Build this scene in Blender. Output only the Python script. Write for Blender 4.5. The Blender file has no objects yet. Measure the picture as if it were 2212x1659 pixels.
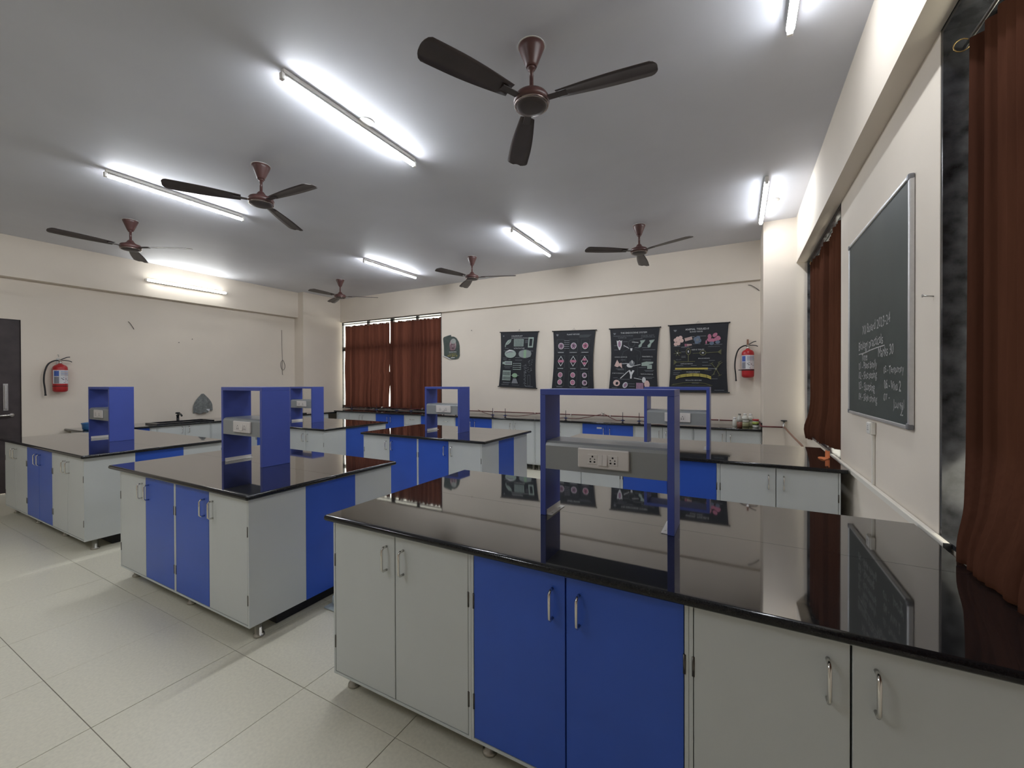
import bpy, bmesh, math, random
from mathutils import Vector, Matrix
random.seed(7)
PI = math.pi
S = bpy.context.scene
COL = S.collection

# ------------------------------------------------------------------ camera, world, exposure
F_PX, YAW, PITCH, ROLL, CAM_H = 898.04, -0.4979, -0.0062, -0.0031, 1.53
cam = bpy.data.cameras.new('camera')
cam.sensor_fit = 'HORIZONTAL'
cam.sensor_width = 36.0
cam.lens = F_PX / 2212.0 * 36.0
cam.clip_start = 0.02
cam_o = bpy.data.objects.new('camera', cam)
COL.objects.link(cam_o)
cy, sy, cp, sp = math.cos(YAW), math.sin(YAW), math.cos(PITCH), math.sin(PITCH)
fwd = Vector((sy * cp, cy * cp, sp)); rgt = Vector((cy, -sy, 0)); upv = rgt.cross(fwd)
cr, sr = math.cos(ROLL), math.sin(ROLL)
r2 = rgt * cr + upv * sr; u2 = -rgt * sr + upv * cr
m = Matrix((r2, u2, -fwd)).transposed().to_4x4()
m.translation = Vector((0, 0, CAM_H))
cam_o.matrix_world = m
S.camera = cam_o

W = bpy.data.worlds.new('daylight')
S.world = W
W.use_nodes = True
bg = W.node_tree.nodes['Background']
bg.inputs[0].default_value = (1.0, 0.93, 0.80, 1)
bg.inputs[1].default_value = 3.0
S.view_settings.view_transform = 'Standard'
S.view_settings.look = 'None'
S.view_settings.gamma = 1.0
S.view_settings.use_curve_mapping = False
S.view_settings.exposure = 0.90
TUBE_POWER = 66.0      # front ceiling tubes; the other powers are set apart to balance room brightness
TUBE_REAR, TUBE_WALL, TUBE_RIGHT, TUBE_BEHIND = 78.0, 28.0, 38.0, 72.0

# ------------------------------------------------------------------ materials
MATS = {}
def mat(name, col, rough=0.5, metal=0.0, spec=0.5, noise=0.0, nscale=8.0, bump=0.0, bscale=120.0, ior=None, coat=0.0, detail=3.0):
    if name in MATS: return MATS[name]
    M = bpy.data.materials.new(name); M.use_nodes = True
    nt = M.node_tree; b = nt.nodes['Principled BSDF']
    b.inputs['Base Color'].default_value = (*col, 1)
    b.inputs['Roughness'].default_value = rough
    b.inputs['Metallic'].default_value = metal
    b.inputs['Specular IOR Level'].default_value = spec
    if ior: b.inputs['IOR'].default_value = ior
    if coat: b.inputs['Coat Weight'].default_value = coat
    tc = None
    if noise > 0 or bump > 0:
        tc = nt.nodes.new('ShaderNodeTexCoord')
    if noise > 0:
        n = nt.nodes.new('ShaderNodeTexNoise'); n.inputs['Scale'].default_value = nscale; n.inputs['Detail'].default_value = detail
        nt.links.new(tc.outputs['Object'], n.inputs['Vector'])
        r = nt.nodes.new('ShaderNodeValToRGB')
        r.color_ramp.elements[0].position = 0.3; r.color_ramp.elements[1].position = 0.7
        r.color_ramp.elements[0].color = (*[c * (1 - noise) for c in col], 1)
        r.color_ramp.elements[1].color = (*[min(1, c * (1 + noise)) for c in col], 1)
        nt.links.new(n.outputs['Fac'], r.inputs['Fac'])
        nt.links.new(r.outputs['Color'], b.inputs['Base Color'])
    if bump > 0:
        n2 = nt.nodes.new('ShaderNodeTexNoise'); n2.inputs['Scale'].default_value = bscale; n2.inputs['Detail'].default_value = 2
        nt.links.new(tc.outputs['Object'], n2.inputs['Vector'])
        bp = nt.nodes.new('ShaderNodeBump'); bp.inputs['Strength'].default_value = bump; bp.inputs['Distance'].default_value = 0.002
        nt.links.new(n2.outputs['Fac'], bp.inputs['Height'])
        nt.links.new(bp.outputs['Normal'], b.inputs['Normal'])
    MATS[name] = M
    return M

def emis(name, col, strength):
    M = bpy.data.materials.new(name); M.use_nodes = True
    b = M.node_tree.nodes['Principled BSDF']
    b.inputs['Base Color'].default_value = (0.8, 0.8, 0.8, 1)
    b.inputs['Emission Color'].default_value = (*col, 1)
    b.inputs['Emission Strength'].default_value = strength
    MATS[name] = M
    return M

def cloth_mat(name, col, trans, mixf):
    M = bpy.data.materials.new(name); M.use_nodes = True
    nt = M.node_tree; nt.nodes.clear()
    out = nt.nodes.new('ShaderNodeOutputMaterial')
    d = nt.nodes.new('ShaderNodeBsdfDiffuse'); t = nt.nodes.new('ShaderNodeBsdfTranslucent'); mx = nt.nodes.new('ShaderNodeMixShader')
    tc = nt.nodes.new('ShaderNodeTexCoord'); mp = nt.nodes.new('ShaderNodeMapping'); mp.inputs['Scale'].default_value = (40, 40, 3)
    n = nt.nodes.new('ShaderNodeTexNoise'); n.inputs['Scale'].default_value = 1.5; n.inputs['Detail'].default_value = 4
    nt.links.new(tc.outputs['Object'], mp.inputs['Vector']); nt.links.new(mp.outputs['Vector'], n.inputs['Vector'])
    for src, sh in ((col, d), (trans, t)):
        r = nt.nodes.new('ShaderNodeValToRGB')
        r.color_ramp.elements[0].position = 0.3; r.color_ramp.elements[1].position = 0.7
        r.color_ramp.elements[0].color = (*[c * 0.92 for c in src], 1)
        r.color_ramp.elements[1].color = (*[c * 1.08 for c in src], 1)
        nt.links.new(n.outputs['Fac'], r.inputs['Fac']); nt.links.new(r.outputs['Color'], sh.inputs['Color'])
    mx.inputs[0].default_value = mixf
    nt.links.new(d.outputs[0], mx.inputs[1]); nt.links.new(t.outputs[0], mx.inputs[2]); nt.links.new(mx.outputs[0], out.inputs['Surface'])
    MATS[name] = M
    return M

def glass_mat(name, tint):
    M = bpy.data.materials.new(name); M.use_nodes = True
    nt = M.node_tree; nt.nodes.clear()
    out = nt.nodes.new('ShaderNodeOutputMaterial')
    t = nt.nodes.new('ShaderNodeBsdfTransparent'); t.inputs[0].default_value = (*tint, 1)
    g = nt.nodes.new('ShaderNodeBsdfGlossy'); g.inputs['Roughness'].default_value = 0.02
    fr = nt.nodes.new('ShaderNodeFresnel'); fr.inputs[0].default_value = 1.45
    ge = nt.nodes.new('ShaderNodeNewGeometry'); mr = nt.nodes.new('ShaderNodeMapRange')
    mr.inputs[3].default_value = 1.45; mr.inputs[4].default_value = 1 / 1.45
    nt.links.new(ge.outputs['Backfacing'], mr.inputs[0]); nt.links.new(mr.outputs[0], fr.inputs[0])
    mx = nt.nodes.new('ShaderNodeMixShader')
    nt.links.new(fr.outputs[0], mx.inputs[0]); nt.links.new(t.outputs[0], mx.inputs[1]); nt.links.new(g.outputs[0], mx.inputs[2])
    nt.links.new(mx.outputs[0], out.inputs['Surface'])
    MATS[name] = M
    return M

def granite_mat():
    M = mat('black_granite', (0.012, 0.012, 0.012), rough=0.03, spec=0.5, ior=1.6, coat=0.7)
    nt = M.node_tree; b = nt.nodes['Principled BSDF']
    b.inputs['Coat Roughness'].default_value = 0.03
    tc = nt.nodes.new('ShaderNodeTexCoord')
    v = nt.nodes.new('ShaderNodeTexVoronoi'); v.inputs['Scale'].default_value = 260
    r = nt.nodes.new('ShaderNodeValToRGB')
    r.color_ramp.elements[0].position = 0.0; r.color_ramp.elements[0].color = (0.05, 0.05, 0.05, 1)
    r.color_ramp.elements[1].position = 0.22; r.color_ramp.elements[1].color = (0.009, 0.009, 0.010, 1)
    nt.links.new(tc.outputs['Object'], v.inputs['Vector']); nt.links.new(v.outputs['Distance'], r.inputs['Fac']); nt.links.new(r.outputs['Color'], b.inputs['Base Color'])
    n = nt.nodes.new('ShaderNodeTexNoise'); n.inputs['Scale'].default_value = 6; n.inputs['Detail'].default_value = 5
    r2_ = nt.nodes.new('ShaderNodeMapRange'); r2_.inputs[3].default_value = 0.02; r2_.inputs[4].default_value = 0.06
    nt.links.new(tc.outputs['Object'], n.inputs['Vector']); nt.links.new(n.outputs['Fac'], r2_.inputs[0]); nt.links.new(r2_.outputs[0], b.inputs['Roughness'])
    return M

GRANITE = granite_mat()
GRANITE_EDGE = mat('black_granite_edge', (0.010, 0.010, 0.011), rough=0.12, spec=0.35, noise=0.2, nscale=200)
JAMB = mat('rough_black_granite', (0.040, 0.041, 0.046), rough=0.22, noise=0.7, nscale=14, bump=0.25, bscale=30, detail=6)
WALL = mat('cream_wall_paint', (0.77, 0.695, 0.60), rough=0.75, spec=0.3, noise=0.025, nscale=1.6, bump=0.12, bscale=90)
CEIL = mat('ceiling_paint', (0.69, 0.70, 0.75), rough=0.6, spec=0.35, noise=0.04, nscale=1.2, bump=0.15, bscale=25)
TILE = mat('vitrified_tile', (0.68, 0.645, 0.525), rough=0.34, spec=0.45, noise=0.06, nscale=70, detail=5)
GROUT = mat('dark_grout', (0.20, 0.18, 0.15), rough=0.9, noise=0.2, nscale=20)
GREY = mat('pale_grey_laminate', (0.57, 0.595, 0.585), rough=0.38, spec=0.45, noise=0.02, nscale=3, bump=0.06, bscale=400)
BLUE = mat('blue_laminate', (0.030, 0.098, 0.50), rough=0.36, spec=0.45, noise=0.04, nscale=4, bump=0.06, bscale=400)
RACKBLUE = mat('blue_rack_laminate', (0.070, 0.105, 0.42), rough=0.30, spec=0.5, noise=0.04, nscale=4, bump=0.05, bscale=400)
BOXGREY = mat('grey_box_laminate', (0.33, 0.345, 0.345), rough=0.3, spec=0.5, noise=0.03, nscale=5)
DARK = mat('matt_dark', (0.02, 0.02, 0.022), rough=0.8, noise=0.2, nscale=9)
CHROME = mat('chrome', (0.72, 0.70, 0.67), rough=0.16, metal=1.0, noise=0.03, nscale=30)
STEEL = mat('brushed_steel', (0.55, 0.54, 0.52), rough=0.35, metal=1.0, noise=0.06, nscale=60)
ALU = mat('aluminium', (0.62, 0.62, 0.63), rough=0.38, metal=0.85, noise=0.04, nscale=40)
WHITEP = mat('white_plastic', (0.80, 0.78, 0.74), rough=0.3, noise=0.01, nscale=10)
PLATE = mat('socket_plate_plastic', (0.80, 0.755, 0.72), rough=0.28, noise=0.01, nscale=10)
BLACKP = mat('black_plastic', (0.015, 0.015, 0.017), rough=0.45, noise=0.1, nscale=20)
BROWN = mat('brown_fan_enamel', (0.095, 0.042, 0.038), rough=0.35, noise=0.12, nscale=12)
BLADE = mat('brown_fan_blade', (0.060, 0.045, 0.043), rough=0.45, noise=0.1, nscale=8)
FANRING = mat('dark_bronze_ring', (0.35, 0.29, 0.27), rough=0.25, metal=1.0, noise=0.05, nscale=20)
TUBE = emis('lit_tube', (0.91, 0.95, 1.0), TUBE_POWER)
TUBES = {'front': TUBE, 'rear': emis('lit_tube_rear', (0.91, 0.95, 1.0), TUBE_REAR), 'wall': emis('lit_tube_wall', (0.95, 0.97, 0.95), TUBE_WALL), 'behind': emis('lit_tube_behind', (0.91, 0.95, 1.0), TUBE_BEHIND), 'right': emis('lit_tube_right', (0.91, 0.95, 1.0), TUBE_RIGHT)}
RED = mat('extinguisher_red', (0.42, 0.018, 0.022), rough=0.3, noise=0.05, nscale=6)
PAPER = mat('label_paper', (0.66, 0.66, 0.68), rough=0.6, noise=0.03, nscale=10)
LABELBLUE = mat('label_blue', (0.06, 0.12, 0.42), rough=0.5, noise=0.03, nscale=10)
INK = mat('grey_ink', (0.22, 0.22, 0.25), rough=0.7, noise=0.05, nscale=10)
DOORM = mat('dark_brown_door', (0.045, 0.033, 0.034), rough=0.55, noise=0.25, nscale=7)
BOARD = mat('green_chalkboard', (0.048, 0.060, 0.055), rough=0.55, spec=0.4, noise=0.14, nscale=2.2, detail=6)
CHALK = mat('chalk', (0.40, 0.40, 0.39), rough=0.95, noise=0.3, nscale=200)
CHART = mat('black_chart_cloth', (0.012, 0.014, 0.020), rough=0.65, noise=0.15, nscale=9, bump=0.1, bscale=200)
CURTAIN = cloth_mat('rust_brown_cloth', (0.085, 0.032, 0.024), (0.060, 0.022, 0.016), 0.36)
CURTAIN_R = cloth_mat('rust_brown_cloth_heavy', (0.066, 0.027, 0.018), (0.024, 0.010, 0.006), 0.30)
SUNLIT_CLOTH = cloth_mat('sunlit_orange_cloth', (0.80, 0.30, 0.14), (0.75, 0.25, 0.10), 0.3)  # sunlight put into the colour, far brighter than the brown curtain cloth
GLASS = glass_mat('window_glass', (0.93, 0.95, 0.94))
REDHOSE = mat('red_brown_rubber', (0.13, 0.022, 0.022), rough=0.5, noise=0.1, nscale=30)
COPPER = mat('brown_gas_pipe', (0.26, 0.13, 0.085), rough=0.4, noise=0.1, nscale=30)
TAPBLUE = mat('dark_blue_tap_paint', (0.018, 0.030, 0.12), rough=0.35, noise=0.08, nscale=30)
PVC = mat('cream_pvc', (0.78, 0.74, 0.66), rough=0.4, noise=0.02, nscale=10)
SINK = mat('black_sink', (0.012, 0.013, 0.016), rough=0.22, noise=0.1, nscale=20)
TUB = mat('blue_tub_plastic', (0.04, 0.17, 0.42), rough=0.35, noise=0.05, nscale=10)
TOWEL = mat('grey_towel', (0.185, 0.195, 0.19), rough=0.95, noise=0.25, nscale=30, bump=0.5, bscale=300)
WIRE = mat('grey_wire', (0.12, 0.105, 0.095), rough=0.6, noise=0.05, nscale=20)
GREYTRAY = mat('pale_blue_grey_plastic', (0.42, 0.48, 0.50), rough=0.4, noise=0.04, nscale=10)

# ------------------------------------------------------------------ mesh helpers
def B(): return bmesh.new()
def box(bm, x0, x1, y0, y1, z0, z1, mi=0, bevel=0.0, seg=1):
    vs = [bm.verts.new((x, y, z)) for x in (x0, x1) for y in (y0, y1) for z in (z0, z1)]
    fs = []
    for idx in ((0, 1, 3, 2), (4, 6, 7, 5), (0, 4, 5, 1), (2, 3, 7, 6), (0, 2, 6, 4), (1, 5, 7, 3)):
        f = bm.faces.new([vs[i] for i in idx]); f.material_index = mi; fs.append(f)
    if bevel > 0:
        es = {e for f in fs for e in f.edges}
        bmesh.ops.bevel(bm, geom=list(es), offset=bevel, segments=seg, affect='EDGES', profile=0.5)
    return fs
def lathe(bm, prof, n=24, c=(0, 0, 0), mi=0, smooth=True, axis='z'):
    rings = []
    for r, z in prof:
        ring = []
        for k in range(n):
            a = 2 * PI * k / n
            p = (r * math.cos(a), r * math.sin(a), z)
            if axis == 'y': p = (p[0], z, p[1])
            if axis == 'x': p = (z, p[0], p[1])
            ring.append(bm.verts.new((p[0] + c[0], p[1] + c[1], p[2] + c[2])))
        rings.append(ring)
    for a, b in zip(rings, rings[1:]):
        for k in range(n):
            f = bm.faces.new((a[k], a[(k + 1) % n], b[(k + 1) % n], b[k])); f.material_index = mi; f.smooth = smooth
    for ring, rev in ((rings[0], True), (rings[-1], False)):
        f = bm.faces.new(list(reversed(ring)) if rev else ring); f.material_index = mi
def tube(bm, pts, r, n=8, mi=0, cap=True, closed=False):
    pts = [Vector(p) for p in pts]
    rings = []
    N = len(pts)
    prev = None
    for i, p in enumerate(pts):
        if closed: t = pts[(i + 1) % N] - pts[i - 1]
        else: t = pts[min(i + 1, N - 1)] - pts[max(i - 1, 0)]
        t.normalize()
        if prev is None:
            ref = Vector((0, 0, 1)) if abs(t.z) < 0.9 else Vector((1, 0, 0))
            u = t.cross(ref).normalized()
        else:
            u = (prev - t * prev.dot(t)).normalized()
        prev = u
        v = t.cross(u)
        rr = r[i] if isinstance(r, (list, tuple)) else r
        rings.append([bm.verts.new(p + (u * math.cos(2 * PI * k / n) + v * math.sin(2 * PI * k / n)) * rr) for k in range(n)])
    prs = list(zip(rings, rings[1:])) + ([(rings[-1], rings[0])] if closed else [])
    for a, b in prs:
        for k in range(n):
            f = bm.faces.new((a[k], a[(k + 1) % n], b[(k + 1) % n], b[k])); f.material_index = mi; f.smooth = True
    if cap and not closed:
        bm.faces.new(list(reversed(rings[0]))).material_index = mi; bm.faces.new(rings[-1]).material_index = mi
def smooth_path(pts, n=8):
    pts = [Vector(p) for p in pts]; out = []
    for i in range(len(pts) - 1):
        p0, p1, p2, p3 = pts[max(i - 1, 0)], pts[i], pts[i + 1], pts[min(i + 2, len(pts) - 1)]
        for k in range(n):
            t = k / n
            out.append(0.5 * ((2 * p1) + (p2 - p0) * t + (2 * p0 - 5 * p1 + 4 * p2 - p3) * t * t + (3 * p1 - p0 - 3 * p2 + p3) * t ** 3))
    out.append(pts[-1])
    return out
def mesh_of(bm, name, mats, recalc=True):
    if recalc: bmesh.ops.recalc_face_normals(bm, faces=bm.faces)
    me = bpy.data.meshes.new(name); bm.to_mesh(me); bm.free()
    for q in (mats if isinstance(mats, (list, tuple)) else [mats]): me.materials.append(q)
    return me
def obj(name, bm, mats, parent=None, loc=None, recalc=True):
    me = bm if isinstance(bm, bpy.types.Mesh) else mesh_of(bm, name, mats, recalc)
    o = bpy.data.objects.new(name, me); COL.objects.link(o)
    if parent: o.parent = parent
    if loc: o.location = loc
    return o
def thing(name, label, cat, loc=(0, 0, 0), rz=0.0, group=None):
    o = bpy.data.objects.new(name, None); COL.objects.link(o)
    o.empty_display_size = 0.1
    o.location = loc; o.rotation_euler = (0, 0, rz)
    o['label'] = label; o['category'] = cat
    if group: o['group'] = group
    return o
def single(name, bm, mats, label, cat, group=None, recalc=True):
    """one mesh thing given in world coordinates; its origin goes to its base"""
    vs = [v.co.copy() for v in bm.verts]
    c = Vector(((min(v.x for v in vs) + max(v.x for v in vs)) / 2, (min(v.y for v in vs) + max(v.y for v in vs)) / 2, min(v.z for v in vs)))
    bmesh.ops.translate(bm, verts=bm.verts, vec=-c)
    o = obj(name, bm, mats, None, c, recalc)
    o['label'] = label; o['category'] = cat
    if group: o['group'] = group
    return o
def struct(name, bm, mats, parent=None, recalc=True):
    o = obj(name, bm, mats, parent, None, recalc)
    if parent is None: o['kind'] = 'structure'
    return o
def copy_tree(o, parent=None):
    c = o.copy(); COL.objects.link(c)
    if parent: c.parent = parent
    for ch in list(o.children): copy_tree(ch, c)
    return c

# text as flat mesh data: list of polygons in 2D, normalised so that the text is `w` wide (or `h` high)
_txt = {}
def text_polys(body):
    if body in _txt: return _txt[body]
    cu = bpy.data.curves.new('t', 'FONT'); cu.body = body; cu.size = 1.0; cu.resolution_u = 2
    o = bpy.data.objects.new('t', cu); COL.objects.link(o)
    dg = bpy.context.evaluated_depsgraph_get()
    me = bpy.data.meshes.new_from_object(o.evaluated_get(dg))
    vs = [(v.co.x, v.co.y) for v in me.vertices]; ps = [list(p.vertices) for p in me.polygons]
    bpy.data.objects.remove(o); bpy.data.curves.remove(cu); bpy.data.meshes.remove(me)
    x0 = min(v[0] for v in vs); x1 = max(v[0] for v in vs)
    vs = [((x - x0) / (x1 - x0), y / (x1 - x0)) for x, y in vs]
    _txt[body] = (vs, ps)
    return _txt[body]

# ------------------------------------------------------------------ room dimensions (metres; camera stands at x=0, y=0)
XW, XB, XP = -8.87, -8.74, -8.56          # left wall, its beam face, its corner pillar face
XR, XRB = 0.742, 0.635                     # right wall, its beam face
YB, YBB = 7.0, 6.95                        # back wall, its beam face
YF = -4.6                                  # wall behind the photographer
ZC, ZBEAM = 3.55, 2.985
YPL = 5.96                                 # front of the left pillar
XPR, YPR = 0.284, 6.205                    # right pillar's left face and front
BT = 0.88                                  # worktop height

# floor with separate tiles
bm = B(); box(bm, -9.1, 1.0, YF - .2, 7.3, -0.12, -0.003)
floor = struct('floor', bm, GROUT)
TX, TY, TX0, TY0 = 0.613, 0.603, -1.294, 1.320
tile_meshes = {}
i0, i1 = math.floor((XW - TX0) / TX), math.ceil((XR - TX0) / TX)
j0, j1 = math.floor((-1.0 - TY0) / TY), math.ceil((YB - TY0) / TY)
bm = B(); box(bm, XW, XR, YF, TY0 + j0 * TY - .0014, -.010, 0.0)
rest = obj('tile_field', bm, TILE, floor); rest['kind'] = 'stuff'
for i in range(i0, i1):
    for j in range(j0, j1):
        xa, xb = max(TX0 + i * TX, XW), min(TX0 + (i + 1) * TX, XR)
        ya, yb = max(TY0 + j * TY, YF), min(TY0 + (j + 1) * TY, YB)
        if xb - xa < 0.02 or yb - ya < 0.02: continue
        w, d = round(xb - xa, 3), round(yb - ya, 3)
        if (w, d) not in tile_meshes:
            b_ = B(); box(b_, -w / 2 + .0014, w / 2 - .0014, -d / 2 + .0014, d / 2 - .0014, -0.010, 0.0)
            bmesh.ops.bevel(b_, geom=[e for e in b_.edges if all(v.co.z > -0.001 for v in e.verts)], offset=0.0008, segments=1, affect='EDGES')
            tile_meshes[(w, d)] = mesh_of(b_, 'tile', TILE)
        obj('tile', tile_meshes[(w, d)], None, floor, ((xa + xb) / 2, (ya + yb) / 2, random.uniform(-0.0003, 0.0003)))

bm = B(); box(bm, -9.1, 1.0, YF - .2, 7.3, ZC, ZC + .15)
struct('ceiling', bm, CEIL)

# left wall (solid; the door stands in front of a recess cut by boxes)
DY0, DY1, DZ = 0.86, 1.843, 2.415
bm = B()
box(bm, XW - .2, XW, DY1, 7.2, 0, ZC)
box(bm, XW - .2, XW, YF - .2, DY0, 0, ZC)
box(bm, XW - .2, XW, DY0, DY1, DZ, ZC)
struct('wall_left', bm, WALL)
bm = B(); box(bm, XW - .2, XB, YF - .2, YPL, ZBEAM, ZC - .0005); struct('trim_1', bm, WALL)
bm = B(); box(bm, XW - .2, XP, YPL, YB, 0, ZC - .0005); struct('trim_2', bm, WALL)
bm = B(); box(bm, -9.1, 1.0, YF - .2, YF, 0, ZC); struct('wall_front', bm, WALL)
bm = B()
box(bm, XW, XW + .012, YF, DY0 - .02, 0, 0.10); box(bm, XW, XW + .012, DY1 + .004, 2.08, 0, 0.10)
struct('baseboard_left', bm, TILE)

# back wall with the window opening
W3X0, W3X1, W3Z0, W3Z1 = -8.85, -5.49, 0.905, 2.965
bm = B()
box(bm, W3X1, 1.0, YB, YB + .22, 0, ZC)
box(bm, -9.1, W3X0, YB, YB + .22, 0, ZC)
box(bm, W3X0, W3X1, YB, YB + .22, 0, W3Z0 - .02)
box(bm, W3X0, W3X1, YB, YB + .22, W3Z1 + .02, ZC)
struct('wall_back', bm, WALL)
bm = B(); box(bm, XP, XPR, YBB, YB + .05, ZBEAM, ZC - .0005); struct('trim_3', bm, WALL)

# right wall: sill wall, piers, lintel beam, pillar
W1Y0, W1Y1, W2Y0, W2Y1, WZ0, WZ1 = -1.2, 2.387, 4.284, 6.20, 0.875, 2.985
bm = B()
box(bm, XR, XR + .24, YF - .2, 6.21, 0, WZ0 - .01)
box(bm, XR, XR + .24, W1Y1, W2Y0, WZ0 - .01, ZC)
box(bm, XR, XR + .24, YF - .2, W1Y0, WZ0 - .01, ZC)
box(bm, XR, XR + .24, W1Y0, W1Y1, WZ1, ZC); box(bm, XR, XR + .24, W2Y0, W2Y1, WZ1, ZC)
struct('wall_right', bm, WALL)
bm = B(); box(bm, XRB, XR + .1, YF - .2, YPR, ZBEAM, ZC - .0005); struct('trim_4', bm, WALL)
bm = B(); box(bm, XPR, XR + .24, YPR, YB + .22, 0, ZC - .0005); struct('trim_5', bm, WALL)

# ------------------------------------------------------------------ windows
def right_window(name, y0, y1, glass_x=0.93):
    bm = B()
    t = 0.02
    box(bm, XR + .002, XR + .238, y1 - t, y1 - .001, WZ0, WZ1 - .001)   # far jamb
    box(bm, XR + .002, XR + .238, y0 + .001, y0 + t, WZ0, WZ1 - .001)   # near jamb
    box(bm, XR + .002, XR + .238, y0 + t, y1 - t, WZ1 - t, WZ1 - .001)  # head
    box(bm, XR - .004, XR + .238, y0 + t, y1 - t, WZ0 - .008, WZ0 + .012)  # sill
    w = struct(name, bm, JAMB)
    bm = B(); fw = 0.045
    ya, yb, za, zb = y0 + t, y1 - t, WZ0 + .012, WZ1 - t
    for (a, b, c, d) in ((ya, ya + fw, za, zb), (yb - fw, yb, za, zb), (ya, yb, za, za + fw), (ya, yb, zb - fw, zb), (ya, yb, 2.38, 2.43), ((ya + yb) / 2 - .03, (ya + yb) / 2 + .03, za, zb)):
        box(bm, glass_x - .02, glass_x + .02, a, b, c, d)
    obj('window_frame', bm, ALU, w)
    for (a, b) in ((ya + fw, (ya + yb) / 2 - .03), ((ya + yb) / 2 + .03, yb - fw)):
        for (c, d) in ((za + fw, 2.38), (2.43, zb - fw)):
            bm = B(); box(bm, glass_x - .003, glass_x + .003, a, b, c, d); obj('pane', bm, GLASS, w)
    return w
win1 = right_window('window_1', W1Y0, W1Y1)
win2 = right_window('window_2', W2Y0, W2Y1)
bm = B(); t = .02
box(bm, W3X0 + .001, W3X0 + t, YB + .002, YB + .2, W3Z0, W3Z1); box(bm, W3X1 - t, W3X1 - .001, YB + .002, YB + .2, W3Z0, W3Z1)
box(bm, W3X0 + t, W3X1 - t, YB + .002, YB + .2, W3Z1, W3Z1 + .019); box(bm, W3X0 + t, W3X1 - t, YB - .004, YB + .2, W3Z0 - .019, W3Z0)
win3 = struct('window_3', bm, JAMB)
bm = B(); fw = .05; gy = YB + .18
xa, xb, za, zb = W3X0 + t, W3X1 - t, W3Z0, W3Z1
xm = -7.06; xl_, xr_ = -7.84, -6.30
bars = [(xa, -8.735, za, zb), (xb - fw, xb, za, zb), (xa, xb, za, za + fw), (xa, xb, zb - .012, zb), (xa, xb, 2.30, 2.40), (xm - .04, xm + .04, za, zb), (xl_ - .025, xl_ + .025, za, zb), (xr_ - .025, xr_ + .025, za, zb)]
for (a, b, c, d) in bars: box(bm, a, b, gy - .025, gy + .025, c, d)
obj('window_frame', bm, JAMB, win3)
xs = [-8.735, xl_ - .025, xl_ + .025, xm - .04, xm + .04, xr_ - .025, xr_ + .025, xb - fw]
for k in range(0, 8, 2):
    for (c, d) in ((za + fw, 2.30), (2.40, zb - .012)):
        bm = B(); box(bm, xs[k], xs[k + 1], gy - .003, gy + .003, c, d); obj('pane', bm, GLASS, win3)

# ------------------------------------------------------------------ door in the left wall
bm = B(); box(bm, XW - .06, XW - .012, DY0 + .004, DY1 - .003, 0.008, DZ - .004, bevel=.002)
door = struct('door_1', bm, DOORM)
bm = B(); box(bm, XW - .075, XW + .004, DY1 - .002, DY1 + .0, 0.0, DZ); box(bm, XW - .075, XW + .004, DY0, DY0 + .003, 0, DZ); box(bm, XW - .075, XW + .004, DY0, DY1, DZ - .003, DZ)
obj('door_frame', bm, DOORM, door)
bm = B(); box(bm, XW - .010, XW + .014, 1.688, 1.716, 1.17, 1.50, bevel=.005, seg=2); box(bm, XW - .012, XW - .005, 1.680, 1.724, 1.15, 1.52)
obj('pull_handle', bm, STEEL, door)
bm = B(); tube(bm, smooth_path([(XW - .012, 1.755, 1.085), (XW + .04, 1.755, 1.085), (XW + .045, 1.70, 1.085), (XW + .045, 1.58, 1.08)], 4), .011)
lathe(bm, [(.024, XW - .012), (.024, XW - .002)], 16, (0, 1.755, 1.085), axis='x')
obj('latch_lever', bm, CHROME, door)

# ------------------------------------------------------------------ worktops
def slab_mesh(bm, x0, x1, y0, y1, top=BT, th=0.030, rc=0.012, plain=(), mi=0):
    """slab with bullnosed edges; plain: edges ('x0','x1','y0','y1') left square"""
    rad = th / 2
    prof = [(rad - rad * math.cos(a), rad * math.sin(a)) for a in [(-90 + 180 * k / 6) * PI / 180 for k in range(7)]]
    prof = [(rad * (1 - math.cos(a)), math.sin(a) * rad) for a in [(-90 + 30 * k) * PI / 180 for k in range(7)]]
    rings = []
    for ins, dz in prof:
        g = lambda s: 0.0 if s in plain else ins
        X0, X1, Y0, Y1 = x0 + g('x0'), x1 - g('x1'), y0 + g('y0'), y1 - g('y1')
        pts = []
        for (cx, cy_, a0, s1, s2) in ((X1, Y1, 0, 'x1', 'y1'), (X0, Y1, 90, 'x0', 'y1'), (X0, Y0, 180, 'x0', 'y0'), (X1, Y0, 270, 'x1', 'y0')):
            sq = s1 in plain or s2 in plain
            r = 0.0005 if sq else max(rc - ins, .002)
            ox = cx - r if s1 == 'x1' else cx + r
            oy = cy_ - r if s2 == 'y1' else cy_ + r
            for k in range(5):
                a = (a0 + 22.5 * k) * PI / 180
                pts.append(bm.verts.new((ox + r * math.cos(a), oy + r * math.sin(a), top - rad + dz)))
        rings.append(pts)
    n = len(rings[0])
    for a, b in zip(rings, rings[1:]):
        for k in range(n):
            f = bm.faces.new((a[k], a[(k + 1) % n], b[(k + 1) % n], b[k])); f.smooth = True; f.material_index = mi + 1
    bm.faces.new(list(reversed(rings[0]))).material_index = mi
    bm.faces.new(rings[-1]).material_index = mi

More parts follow.
